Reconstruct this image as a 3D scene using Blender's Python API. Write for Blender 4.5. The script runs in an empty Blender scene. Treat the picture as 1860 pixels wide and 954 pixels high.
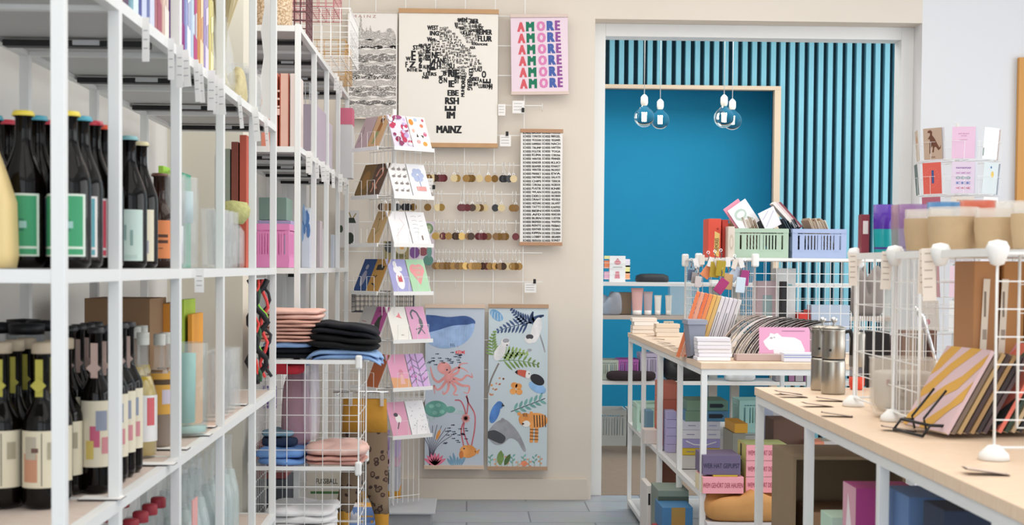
import bpy, bmesh, math, random
from mathutils import Vector, Matrix
random.seed(7)
S = bpy.context.scene
COL = S.collection
PI = math.pi

# ---------------------------------------------------------------- camera
F_PX = 2583.0; CX, CY = 930.0, 566.0; EYE = Vector((0, 0, 1.19))
_th = math.atan(80/F_PX); _ph = math.atan(80/F_PX); _ro = 0.008
_d = Vector((math.sin(_th)*math.cos(_ph), math.cos(_th)*math.cos(_ph), -math.sin(_ph)))
_r0 = Vector((math.cos(_th), -math.sin(_th), 0)); _u0 = _r0.cross(_d)
_r = _r0*math.cos(_ro)+_u0*math.sin(_ro); _u = _u0*math.cos(_ro)-_r0*math.sin(_ro)
cd = bpy.data.cameras.new('camera'); cam = bpy.data.objects.new('camera', cd); COL.objects.link(cam)
cam.matrix_world = Matrix(((_r.x, _u.x, -_d.x, EYE.x), (_r.y, _u.y, -_d.y, EYE.y), (_r.z, _u.z, -_d.z, EYE.z), (0, 0, 0, 1)))
cd.sensor_width = 36; cd.lens = 36*F_PX/1860; cd.shift_y = (CY-477)/1860; cd.clip_start = 0.05
cd.dof.use_dof = True; cd.dof.focus_distance = 6.3; cd.dof.aperture_fstop = 9.0
S.camera = cam
def ray(u, v): return _r*((u-CX)/F_PX)+_u*((CY-v)/F_PX)+_d
def at(u, v, Y): k = ray(u, v); return EYE+k*(Y/k.y)          # point on the plane y = Y
def on(u, v, z): k = ray(u, v); return EYE+k*((z-EYE.z)/k.z)   # point on the level z
# ---------------------------------------------------------------- light
S.view_settings.view_transform = 'Standard'; S.view_settings.look = 'None'
S.view_settings.gamma = 1; S.view_settings.exposure = 0.0; S.view_settings.use_curve_mapping = False
w = bpy.data.worlds.new('daylight'); S.world = w; w.use_nodes = True
w.node_tree.nodes['Background'].inputs[0].default_value = (0.86, 0.93, 1.0, 1)
w.node_tree.nodes['Background'].inputs[1].default_value = 1.15
def area(name, loc, rot, sx, sy, power, col):
    l = bpy.data.lights.new(name, 'AREA'); l.shape = 'RECTANGLE'; l.size = sx; l.size_y = sy; l.energy = power; l.color = col
    o = bpy.data.objects.new(name, l); COL.objects.link(o); o.location = loc; o.rotation_euler = rot; return o
area('ceiling_panel_light', (0.1, 4.3, 3.12), (0, 0, 0), 3.6, 4.2, 84, (1, .95, .88))
area('ceiling_panel_light', (0.1, 0.2, 3.12), (0, 0, 0), 3.6, 3.0, 38, (1, .95, .88))
area('shop_window_light', (0.4, -2.6, 1.7), (math.radians(90), 0, 0), 5.0, 2.6, 52, (.95, .98, 1))
area('right_window_light', (4.3, 3.5, 1.7), (0, math.radians(90), 0), 2.2, 5.0, 95, (.96, .98, 1))
area('back_room_light', (2.0, 8.6, 2.95), (0, 0, 0), 3.2, 1.6, 52, (1, .98, .94))
area('back_room_window_light', (4.4, 8.8, 1.6), (0, math.radians(90), 0), 2.0, 1.8, 46, (1, .98, .95))

# ---------------------------------------------------------------- materials
def lin(c): return c/12.92 if c <= 0.04045 else ((c+0.055)/1.055)**2.4
def rgb(h): return tuple(lin(int(h[i:i+2], 16)/255) for i in (0, 2, 4))+(1,)
_M = {}
def mat(h, rough=.55, metal=0, trans=0, var=0.0, scale=30, ior=1.45, alpha=1, emit=0, bump=0, coat=0, sheen=0):
    key = (h, rough, metal, trans, var, scale, alpha, emit, bump, coat, sheen, ior)
    if key in _M: return _M[key]
    m = bpy.data.materials.new('m_'+h); m.use_nodes = True; nt = m.node_tree; b = nt.nodes['Principled BSDF']
    b.inputs['Base Color'].default_value = rgb(h); b.inputs['Roughness'].default_value = rough
    b.inputs['Metallic'].default_value = metal; b.inputs['Transmission Weight'].default_value = trans
    b.inputs['IOR'].default_value = ior; b.inputs['Alpha'].default_value = alpha
    if coat: b.inputs['Coat Weight'].default_value = coat
    if sheen: b.inputs['Sheen Weight'].default_value = sheen
    if emit: b.inputs['Emission Color'].default_value = rgb(h); b.inputs['Emission Strength'].default_value = emit
    if var or bump:
        tc = nt.nodes.new('ShaderNodeTexCoord'); n = nt.nodes.new('ShaderNodeTexNoise'); n.inputs['Scale'].default_value = scale
        n.inputs['Detail'].default_value = 4; nt.links.new(tc.outputs['Object'], n.inputs['Vector'])
        if var:
            mx = nt.nodes.new('ShaderNodeMix'); mx.data_type = 'RGBA'; c = rgb(h)
            mx.inputs['A'].default_value = tuple(x*(1-var) for x in c[:3])+(1,); mx.inputs['B'].default_value = tuple(min(1, x*(1+var)) for x in c[:3])+(1,)
            nt.links.new(n.outputs['Fac'], mx.inputs['Factor']); nt.links.new(mx.outputs['Result'], b.inputs['Base Color'])
        if bump:
            bp = nt.nodes.new('ShaderNodeBump'); bp.inputs['Strength'].default_value = bump; bp.inputs['Distance'].default_value = .004
            nt.links.new(n.outputs['Fac'], bp.inputs['Height']); nt.links.new(bp.outputs['Normal'], b.inputs['Normal'])
    _M[key] = m; return m
def ramp_mat(name, scale_vec, stops, kind='noise', scale=8, rough=.7, detail=6, rot=(0, 0, 0), interp='LINEAR', distort=0, generated=False):
    m = bpy.data.materials.new(name); m.use_nodes = True; nt = m.node_tree; b = nt.nodes['Principled BSDF']; b.inputs['Roughness'].default_value = rough
    tc = nt.nodes.new('ShaderNodeTexCoord'); mp = nt.nodes.new('ShaderNodeMapping'); mp.inputs['Scale'].default_value = scale_vec; mp.inputs['Rotation'].default_value = rot
    nt.links.new(tc.outputs['Generated' if generated else 'Object'], mp.inputs['Vector'])
    if kind == 'noise':
        n = nt.nodes.new('ShaderNodeTexNoise'); n.inputs['Detail'].default_value = detail; n.inputs['Scale'].default_value = scale; n.inputs['Distortion'].default_value = distort; out = n.outputs['Fac']
    elif kind == 'voronoi':
        n = nt.nodes.new('ShaderNodeTexVoronoi'); n.inputs['Scale'].default_value = scale; out = n.outputs['Distance']
    elif kind == 'wave':
        n = nt.nodes.new('ShaderNodeTexWave'); n.inputs['Scale'].default_value = scale; n.inputs['Distortion'].default_value = distort; out = n.outputs['Fac']
    elif kind == 'grad':
        n = nt.nodes.new('ShaderNodeTexGradient'); out = n.outputs['Fac']
    nt.links.new(mp.outputs['Vector'], n.inputs['Vector'])
    r = nt.nodes.new('ShaderNodeValToRGB'); r.color_ramp.interpolation = interp
    while len(r.color_ramp.elements) < len(stops): r.color_ramp.elements.new(.5)
    for e, (p, h) in zip(r.color_ramp.elements, stops): e.position = p; e.color = rgb(h)
    nt.links.new(out, r.inputs['Fac']); nt.links.new(r.outputs['Color'], b.inputs['Base Color']); return m
def glass(h='ffffff', rough=.02, ior=1.3):
    return mat(h, rough=rough, trans=1, ior=ior)
def clearfilm(h='ffffff', a=.22): return mat(h, rough=.15, alpha=a)
WHITE = mat('e9eae9', .42); WIRE = mat('f1f1ef', .4); WALL = mat('e2d9cd', .9, var=.02, scale=3, bump=.04)
WHITEWALL = mat('e2e3e6', .85); BLACK = mat('17171a', .5); STEEL = mat('aaa59c', .28, metal=1); CHROME = mat('d9dadb', .12, metal=1)
PAPER = mat('f3f1ee', .8); INK = mat('26262a', .8); OAK = mat('c39a70', .6, var=.12, scale=12); KRAFT = mat('9b7a5c', .85, var=.06, scale=20)
GLASS = glass(); SHELFWOOD = ramp_mat('pale_board', (3, 40, 3), [(0.3, 'cdb9ac'), (0.7, 'e2d4ca')], rough=.5)
TABLEWOOD = ramp_mat('birch_top', (3, 30, 3), [(0.3, 'e6c9aa'), (0.75, 'f6ddc4')], rough=.45)

# ---------------------------------------------------------------- mesh builder
class MB:
    def __init__(s): s.bm = bmesh.new(); s.mats = []
    def mi(s, m):
        if m not in s.mats: s.mats.append(m)
        return s.mats.index(m)
    def face(s, pts, m, smooth=False):
        f = s.bm.faces.new([s.bm.verts.new(p) for p in pts]); f.material_index = s.mi(m); f.smooth = smooth; return f
    def box(s, c, d, m, rot=None):
        c = Vector(c); i = s.mi(m); R = rot if rot is not None else Matrix.Identity(3)
        v = [s.bm.verts.new(c+R@Vector((x*d[0]/2, y*d[1]/2, z*d[2]/2))) for x in (-1, 1) for y in (-1, 1) for z in (-1, 1)]
        for q in ((0, 1, 3, 2), (4, 6, 7, 5), (0, 4, 5, 1), (2, 3, 7, 6), (0, 2, 6, 4), (1, 5, 7, 3)):
            f = s.bm.faces.new([v[k] for k in q]); f.material_index = i
        return s
    def tube(s, pts, r, m, n=6, closed=False, cap=True):
        pts = [Vector(p) for p in pts]; i = s.mi(m); rings = []; L = len(pts); prev = None
        for k, p in enumerate(pts):
            if closed: t = (pts[(k+1) % L]-pts[k-1])
            else: t = (pts[min(k+1, L-1)]-pts[max(k-1, 0)])
            if t.length < 1e-9: t = Vector((0, 0, 1))
            t.normalize()
            if prev is None:
                a = Vector((0, 0, 1)) if abs(t.z) < .9 else Vector((1, 0, 0)); x = t.cross(a).normalized()
            else: x = (prev-t*prev.dot(t)); x = x.normalized() if x.length > 1e-6 else t.orthogonal().normalized()
            prev = x; y = t.cross(x); rr = r[k] if isinstance(r, (list, tuple)) else r
            rings.append([s.bm.verts.new(p+x*(rr*math.cos(2*PI*q/n+PI/n))+y*(rr*math.sin(2*PI*q/n+PI/n))) for q in range(n)])
        for k in range(L if closed else L-1):
            A, B = rings[k], rings[(k+1) % L]
            for q in range(n):
                f = s.bm.faces.new((A[q], A[(q+1) % n], B[(q+1) % n], B[q])); f.material_index = i; f.smooth = n > 4
        if cap and not closed:
            for R, rev in ((rings[0], 1), (rings[-1], 0)):
                f = s.bm.faces.new(R[::-1] if rev else R); f.material_index = i
        return s
    def lathe(s, prof, m, n=20, c=(0, 0, 0), mats=None, sq=None):
        c = Vector(c); rings = []
        for (r, z) in prof:
            if r < 1e-5: rings.append([s.bm.verts.new(c+Vector((0, 0, z)))])
            else:
                ring = []
                for q in range(n):
                    a = 2*PI*q/n; k = 1
                    if sq: k = 1/((abs(math.cos(a))**sq+abs(math.sin(a))**sq)**(1/sq))
                    ring.append(s.bm.verts.new(c+Vector((r*k*math.cos(a), r*k*math.sin(a), z))))
                rings.append(ring)
        for k in range(len(rings)-1):
            A, B = rings[k], rings[k+1]; i = s.mi(mats[k] if mats else m)
            for q in range(n):
                if len(A) == 1 and len(B) == 1: continue
                if len(A) == 1: vs = (A[0], B[q], B[(q+1) % n])
                elif len(B) == 1: vs = (A[q], B[0], A[(q+1) % n])[::-1]; vs = (A[q], A[(q+1) % n], B[0])
                else: vs = (A[q], A[(q+1) % n], B[(q+1) % n], B[q])
                f = s.bm.faces.new(vs); f.material_index = i; f.smooth = True
        return s
    def prism(s, pts, ext, m):        # pts: 3-D outline, ext: extrusion vector
        i = s.mi(m); ext = Vector(ext); A = [s.bm.verts.new(p) for p in pts]; B = [s.bm.verts.new(Vector(p)+ext) for p in pts]; n = len(A)
        f = s.bm.faces.new(A[::-1]); f.material_index = i; f = s.bm.faces.new(B); f.material_index = i
        for q in range(n):
            f = s.bm.faces.new((A[q], A[(q+1) % n], B[(q+1) % n], B[q])); f.material_index = i
        return s
    def text(s, txt, M, size, m, bold=0.0, sx=1.0, align='CENTER', ital=0):
        V, Fc = text_data(txt, 0, align, ital); i = s.mi(m)
        for k_, (dx, dy) in enumerate(((0, 0),) if not bold else ((-bold*1.3, -bold*.5), (bold*1.3, bold*.5), (-bold*1.3, bold*.5), (bold*1.3, -bold*.5), (0, 0))):
            vs = [s.bm.verts.new(M@Vector(((x+dx)*size*sx, (y+dy)*size, k_*.00003))) for x, y in V]
            for f in Fc:
                try: g = s.bm.faces.new([vs[k] for k in f]); g.material_index = i
                except ValueError: pass
        return s
    def build(s, name, parent=None, loc=None, rz=0, bevel=0, sub=0, fix=True):
        if fix: bmesh.ops.recalc_face_normals(s.bm, faces=s.bm.faces)
        me = bpy.data.meshes.new(name); s.bm.to_mesh(me); s.bm.free()
        for m in s.mats: me.materials.append(m)
        o = bpy.data.objects.new(name, me); COL.objects.link(o)
        if loc is not None: o.location = loc
        o.rotation_euler.z = rz
        if parent: o.parent = parent
        if bevel:
            b = o.modifiers.new('b', 'BEVEL'); b.width = bevel; b.segments = 2; b.limit_method = 'ANGLE'
        if sub:
            b = o.modifiers.new('s', 'SUBSURF'); b.levels = sub; b.render_levels = sub
            for p in me.polygons: p.use_smooth = True
        return o
_T = {}
def text_data(txt, bold, align, ital):
    key = (txt, bold, align, ital)
    if key not in _T:
        c = bpy.data.curves.new('t', 'FONT'); c.body = txt; c.size = 1; c.align_x = align; c.align_y = 'CENTER'; c.offset = bold; c.shear = ital; c.resolution_u = 2
        o = bpy.data.objects.new('t', c); COL.objects.link(o); dg = bpy.context.evaluated_depsgraph_get()
        me = bpy.data.meshes.new_from_object(o.evaluated_get(dg)); 
        _T[key] = ([(v.co.x, v.co.y) for v in me.vertices], [tuple(p.vertices) for p in me.polygons])
        bpy.data.objects.remove(o); bpy.data.curves.remove(c); bpy.data.meshes.remove(me)
    return _T[key]
def frame(o, x, y):                 # matrix whose local x,y axes are the given directions
    x = Vector(x).normalized(); y = Vector(y).normalized(); z = x.cross(y); o = Vector(o)
    return Matrix(((x.x, y.x, z.x, o.x), (x.y, y.y, z.y, o.y), (x.z, y.z, z.z, o.z), (0, 0, 0, 1)))
def wallM(p): return frame(p, (1, 0, 0), (0, 0, 1))          # writing that faces the camera side (-y)
def rotz(a): return Matrix.Rotation(a, 3, 'Z')
def tag(o, label, cat, group=None):
    o['label'] = label; o['category'] = cat
    if group: o['group'] = group
    return o
def thing(name, label, cat, loc=(0, 0, 0), rz=0, group=None):
    o = bpy.data.objects.new(name, None); COL.objects.link(o); o.location = loc; o.rotation_euler.z = rz; o.empty_display_size = .05
    return tag(o, label, cat, group)
def struct(name, mb, bevel=0): o = mb.build(name, bevel=bevel); o['kind'] = 'structure'; return o
def dup(root, loc, rz=None, label=None, group=None):
    def cp(o, par):
        c = o.copy(); COL.objects.link(c)
        if par: c.parent = par
        for ch in o.children: cp(ch, c)
        return c
    r = cp(root, None); r.location = loc
    if rz is not None: r.rotation_euler.z = rz
    if label: r['label'] = label
    if group: r['group'] = group
    return r
ORD = ['first', 'second', 'third', 'fourth', 'fifth', 'sixth', 'seventh', 'eighth', 'ninth', 'tenth', 'eleventh', 'twelfth', 'thirteenth', 'fourteenth', 'fifteenth', 'sixteenth', 'seventeenth', 'eighteenth', 'nineteenth', 'twentieth', 'twenty-first', 'twenty-second', 'twenty-third', 'twenty-fourth', 'twenty-fifth', 'twenty-sixth', 'twenty-seventh', 'twenty-eighth', 'twenty-ninth', 'thirtieth']

# ---------------------------------------------------------------- room shell
YW = 7.26                                       # shop's back wall
def floor_mat():
    m = bpy.data.materials.new('floor_tiles'); m.use_nodes = True; nt = m.node_tree; b = nt.nodes['Principled BSDF']; b.inputs['Roughness'].default_value = .42
    tc = nt.nodes.new('ShaderNodeTexCoord'); br = nt.nodes.new('ShaderNodeTexBrick')
    br.inputs['Scale'].default_value = 1; br.inputs['Brick Width'].default_value = .6; br.inputs['Row Height'].default_value = .3; br.inputs['Mortar Size'].default_value = .004
    br.inputs['Color1'].default_value = rgb('aeb6be'); br.inputs['Color2'].default_value = rgb('a4acb5'); br.inputs['Mortar'].default_value = rgb('747c85')
    n = nt.nodes.new('ShaderNodeTexNoise'); n.inputs['Scale'].default_value = 9; mx = nt.nodes.new('ShaderNodeMix'); mx.data_type = 'RGBA'; mx.blend_type = 'MULTIPLY'; mx.inputs['Factor'].default_value = .25
    nt.links.new(tc.outputs['Object'], br.inputs['Vector']); nt.links.new(tc.outputs['Object'], n.inputs['Vector'])
    nt.links.new(br.outputs['Color'], mx.inputs['A']); nt.links.new(n.outputs['Color'], mx.inputs['B']); nt.links.new(mx.outputs['Result'], b.inputs['Base Color']); return m
m = MB(); m.box((1.6, 1.9, -.05), (6.4, 11.0, .1), floor_mat()); struct('floor', m)
XA, XB = at(1077, 480, YW).x, at(1668, 480, YW).x   # recess edges
ZT = at(1370, 38, YW).z
m = MB(); T = .13
m.box(((-1.6+XA)/2, YW+.1, 1.6), (XA+1.6, .2, 3.2), WALL); m.box(((XA+XB)/2, YW+.1, (3.2+ZT)/2), (XB-XA, .2, 3.2-ZT), WALL)
struct('wall_back', m)
m = MB(); m.box(((XB+4.8)/2, YW+.1, 1.6), (4.8-XB, .2, 3.2), WHITEWALL); struct('wall_back_right', m)
# white door surround set into the recess
m = MB(); fw = .066; yf = YW+.13; m.box((XA+fw/2, yf+.06, ZT/2), (fw, .12, ZT), WHITE); m.box((XB-fw/2, yf+.06, ZT/2), (fw, .12, ZT), WHITE)
m.box(((XA+XB)/2, yf+.06, ZT-fw/2), (XB-XA-2*fw, .12, fw), WHITE); struct('trim_1', m, .002)
m = MB(); m.box(((XA-1.0)/2-.02, YW-.012, .055), (XA+1.0, .024, .11), mat('ddd3c6', .7)); struct('baseboard_back', m, .003)
m = MB(); m.box((-1.1, 3.4, 1.6), (.2, 7.9, 3.2), mat('dfddd9', .85)); struct('wall_left', m)
m = MB(); m.box((-.875, 4.86, 1.6), (.25, .2, 3.2), mat('dfdacb', .85)); struct('wall_return', m)
m = MB(); m.box((4.8, 3.4, 1.6), (.2, 8.0, .8*4), WHITEWALL); struct('wall_right', m)
m = MB(); m.box((1.6, 2.3, 3.25), (6.4, 10.2, .1), mat('f0efec', .9)); struct('ceiling', m)
# back room
YB = 9.9; BLUE = mat('0788b4', .75, var=.03, scale=4); BLUED = mat('08303f', .85)
SLAT = mat('72b0c4', .6, var=.06, scale=6)
m = MB(); m.box((2.3, 8.95, -.048), (4.6, 3.1, .1), ramp_mat('brown_planks', (2, 12, 1), [(0.3, '7d6c5c'), (.7, '94826f')], rough=.5)); struct('floor_back_room', m)
m = MB(); m.box((2.3, 8.8, 3.05), (4.8, 2.7, .1), mat('efeeea', .9)); struct('ceiling_back_room', m)
nx = at(1415, 480, YB).x; nz = at(1300, 155, YB).z
m = MB(); m.box((-.02, 9.0, 1.5), (.1, 3.1, 3.0), WHITEWALL); struct('wall_back_room_left', m)
m = MB(); m.box((4.75, 9.0, 1.5), (.1, 3.1, 3.0), WHITEWALL); struct('wall_back_room_right', m)
m = MB(); m.box((1.6, YB+.45, 1.5), (3.4, .1, 3.0), BLUE); m.box((nx+.06, YB+.355, 1.5), (.1, .09, 3.0), BLUE); m.box(((nx+.03)/2, YB+.35, nz+.06), (nx-.03, .1, .1), BLUE); struct('wall_blue_alcove', m)
sr = at(1611, 480, YB).x
m = MB(); m.box(((nx+4.7)/2, YB+.2, 1.5), (4.7-nx, .2, 3.0), BLUED); m.box(((nx+.03)/2, YB+.2, (3.0+nz)/2), (nx-.03, .2, 3.0-nz), BLUED)
struct('wall_slatted', m)
m = MB(); px = 1105.0; k = 0
while px < 1800:
    x0 = at(px, 480, YB).x; wd = .034
    z0 = nz if x0 < nx-.01 else 0
    m.box((x0+wd/2, YB+.075, (3.0+z0)/2), (wd, .06, 3.0-z0), SLAT); px += 17.25
struct('trim_2', m)
m = MB(); fb = .045; BF = mat('c9b7a2', .7)
m.box(((nx+.03)/2, YB+.035, nz-.014), (nx-.03, .06, .028), BF); m.box((nx-fb/2, YB+.035, nz/2-.014), (fb, .06, nz-.028), BF); struct('trim_3', m, .002)

# ---------------------------------------------------------------- racks
R1Y = [2.07, 2.41, 2.94, 3.50, 4.066, 4.535]; R1K, R1X = .0123, -.5535
def r1x(Y, d=0): return R1X-R1K*Y-d           # d = distance inward from the aisle face
P_ = .02; RD = .325
def cart_label(mb, *a): pass
SHELFU = mat('c9c9c8', .5)
def rack(name, label, ys, xf, zs, ztop, woodz=(), strips=()):
    t = thing(name, label, 'shelf rack', (xf(ys[0]), ys[0], 0))
    O = Vector((xf(ys[0]), ys[0], 0)); a = -math.atan(((xf(ys[-1])-xf(ys[0]))/(ys[-1]-ys[0]))); R = rotz(a)
    for y in ys:
        for d in (P_/2, RD-P_/2):
            m = MB(); m.box(Vector((xf(y)-d, y, ztop/2))-O, (P_, P_, ztop), WHITE, R); m.build('post', t, bevel=.0015)
    L = ys[-1]-ys[0]; ym = (ys[0]+ys[-1])/2
    for z in zs:
        m = MB()
        for d in (P_/2, RD-P_/2): m.box(Vector((xf(ym)-d, ym, z-P_/2))-O, (P_-.001, L-P_, P_), WHITE, R)
        for y in ys: m.box(Vector((xf(y)-RD/2, y, z-P_/2))-O, (RD-2*P_, P_-.001, P_), WHITE, R)
        m.build('shelf_frame', t)
        m = MB(); top = SHELFWOOD if z in woodz else SHELFU
        for y0, y1 in zip(ys[:-1], ys[1:]):
            m.box(Vector((xf((y0+y1)/2)-RD/2, (y0+y1)/2, z-.006))-O, (RD-2*P_, y1-y0-P_, .010), top, R)
        m.build('shelf_board', t)
        for y in strips:
            if z > 1.3:
                m = MB(); m.box(Vector((xf(y)-RD/2, y, z-.022))-O, (RD-2*P_-.01, .03, .012), BLACK, R); m.box(Vector((xf(y)-RD/2+.02, y-.016, z-.021))-O, (.05, .006, .009), mat('c9cacc'), R)
                m.build('led_bar', t)
    return t
ZM = 1.182; Z1 = (.05, .40, .795, ZM, 1.632, 2.10)
rack('shelf_rack', 'long white metal shelf rack full of bottles and glassware beside the aisle', R1Y, lambda Y: r1x(Y), Z1, 2.12, (.40, .795), (2.76, 3.30, 3.86, 4.40))
R2Y = [5.03, 5.55, 6.04, 6.57, 7.05]; R2X = -.592
rack('shelf_rack', 'shorter white metal shelf rack with wire baskets on top near the back wall', R2Y, lambda Y: R2X, (.12, ZM, 1.608, 2.03), 2.035, (), (5.28, 5.8, 6.3, 6.8))

# ---------------------------------------------------------------- tables
ZTB = .874
def table(name, label, pfar, pnear, wid, nb, zlow, zbot, dbl=None, cut=0):
    A = Vector(pfar); B = Vector(pnear); L = (A-B).length; ang = math.atan2((A-B).x, (A-B).y)
    t = thing(name, label, 'table', (B.x, B.y, 0), -ang)      # local: +y far, +x right
    th = .022
    m = MB(); n0 = nb//2
    m.box((wid/2, L*.25-.0005, ZTB-th/2), (wid, L*.5-.001, th), TABLEWOOD); m.box((wid/2, L*.75+.0005, ZTB-th/2), (wid, L*.5-.001, th), TABLEWOOD)
    m.build('table_top', t, bevel=.0015)
    m = MB(); zr = ZTB-th-P_/2
    for x in (P_/2+.003, wid-P_/2-.003): m.box((x, L/2, zr), (P_, L-.01, P_), WHITE)
    for k in range(nb+1): m.box((wid/2, min(max(L*k/nb, P_/2+.004), L-P_/2-.004), zr), (wid-2*P_-.006, P_, P_), WHITE)
    m.build('top_frame', t)
    for k in range(nb+1):
        y = min(max(L*k/nb, P_/2+.004), L-P_/2-.004)
        ys = (y-P_/2-.0005, y+P_/2+.0005) if (k == n0 and dbl) else (y,)
        for yy in ys:
            for x in (P_/2+.003, wid-P_/2-.003):
                m = MB(); m.box((x, yy, (ZTB-th-P_)/2), (P_, P_, ZTB-th-P_), WHITE); m.build('leg', t, bevel=.0015)
    for z, nm in ((zlow, 'lower_shelf'), (zbot, 'bottom_shelf')):
        m = MB()
        for x in (P_/2+.003, wid-P_/2-.003): m.box((x, L/2, z-P_/2), (P_-.002, L-.05, P_), WHITE)
        c_ = cut if nm == 'lower_shelf' else 0
        for k in range(1 if c_ else 0, nb+1): m.box((wid/2, min(max(L*k/nb, P_/2+.004), L-P_/2-.004), z-P_/2), (wid-2*P_-.008, P_-.002, P_), WHITE)
        m.box((wid/2, (L+c_)/2, z-.005), (wid-2*P_-.006, L-.05-c_, .010), SHELFU); m.build(nm, t)
    return t
t1f, t1n = on(1140.3, 604, ZTB), on(1273.4, 659, ZTB)
t2f, t2n0 = on(1370.4, 703, ZTB), on(1860, 924, ZTB)
t2n = t2f+(t2n0-t2f)*1.25
T1 = table('display_table', 'white metal display table holding greeting cards, farther of the two tables', t1f, t1n, .78, 4, .434, .05, True, .24)
T2 = table('display_table', 'white metal display table holding coffee pots and notebooks, nearer of the two tables', t2f, t2n, .80, 4, .40, .05)
print('T1', t1f, t1n, 'T2', t2f, t2n, 'wall', XA, XB, ZT)

# ================================================================ back wall
YG = YW-.035                                    # plane of the wire grid in front of the wall
def W(u, v, d=0): return at(u, v, YG-.012-d)
PXM = 2583/YG
# wall grid
t = MB(); 
for u in (633, 681, 735, 789, 843, 897, 951):
    a, b = at(u, -40, YG), at(u, 750, YG); t.box((a+b)/2, (.0035, .0035, (a-b).length), WIRE)
for v in (-26, 28, 82, 136, 190, 245, 299, 352, 404, 458, 511, 565, 617, 671, 724):
    a, b = at(622, v, YG+.004), at(985 if v in (190, 245, 299, 352, 404, 458, 511) else 956, v, YG+.004); z = at(800, v, YG).z
    t.box(((a.x+b.x)/2, YG-.004, z), (b.x-a.x, .0035, .0035), WIRE)
g = t.build('wall_grid'); tag(g, 'large white wire grid mounted on the cream back wall behind the posters', 'wire grid')
def zrow(v): return at(800, v, YG).z

def poster(name, label, u0, v0, u1, v1, d, paper, bars=OAK, barh=.022, tilt=0, barw=.006):
    a, b = W(u0, v0, d), W(u1, v1, d); w, h = b.x-a.x, a.z-b.z; c = Vector(((a.x+b.x)/2, a.y, (a.z+b.z)/2))
    t = thing(name, label, 'poster', c, 0); t.rotation_euler.y = tilt
    m = MB(); m.box((0, 0, 0), (w, .0012, h), paper); sh = m.build('paper_sheet', t)
    for s in (-1, 1):
        m = MB(); m.box((0, 0, s*(h/2-barh/2+.002)), (w+barw, .016, barh), bars); m.build('wooden_bar', t, bevel=.001)
    return t, w, h
def pxart(t):                                   # pixel outline -> local outline on the poster's sheet
    def f(u, v, k=1): p = at(u, v, t.location.y); q = p-t.location; return Vector((q.x, -.0012-.0003*k, q.z))
    return f
def poly(mb, f, pts, m, k=1): mb.face([f(u, v, k) for u, v in pts], m)
def blob(mb, f, u, v, ru, rv, m, k=1, n=18, a=0, wob=0, sd=1):
    rnd = random.Random(sd); pts = []
    for q in range(n):
        r = 1+wob*rnd.uniform(-1, 1); x, y = ru*r*math.cos(2*PI*q/n), rv*r*math.sin(2*PI*q/n)
        pts.append((u+x*math.cos(a)-y*math.sin(a), v+x*math.sin(a)+y*math.cos(a)))
    poly(mb, f, pts, m, k)
def stroke(mb, f, pts, w, m, k=1):
    n = len(pts)
    L, R = [], []
    for i, (u, v) in enumerate(pts):
        a, b = pts[max(i-1, 0)], pts[min(i+1, n-1)]; du, dv = b[0]-a[0], b[1]-a[1]; l = math.hypot(du, dv) or 1
        ww = (w[i] if isinstance(w, (list, tuple)) else w)/2; L.append((u-dv/l*ww, v+du/l*ww)); R.append((u+dv/l*ww, v-du/l*ww))
    for i in range(n-1): poly(mb, f, [L[i], L[i+1], R[i+1], R[i]], m, k)
def curve(p, n=14):                              # Catmull-Rom through the points
    out = []; P = [p[0]]+list(p)+[p[-1]]
    for i in range(1, len(P)-2):
        for q in range(n):
            t = q/n; a, b, c, d = P[i-1], P[i], P[i+1], P[i+2]
            out.append(tuple(.5*((2*b[j])+(-a[j]+c[j])*t+(2*a[j]-5*b[j]+4*c[j]-d[j])*t*t+(-a[j]+3*b[j]-3*c[j]+d[j])*t**3) for j in (0, 1)))
    out.append(p[-1]); return out
def leafline(mb, f, u, v, a, l, w, m, k=1):
    du, dv = math.cos(a), math.sin(a); pts = []
    for q in range(7): s = q/6; ww = w*math.sin(PI*s)**.8; pts.append((u+du*l*s-dv*ww/2, v+dv*l*s+du*ww/2))
    for q in range(5, 0, -1): s = q/6; ww = w*math.sin(PI*s)**.8; pts.append((u+du*l*s+dv*ww/2, v+dv*l*s-du*ww/2))
    poly(mb, f, pts, m, k)

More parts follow.
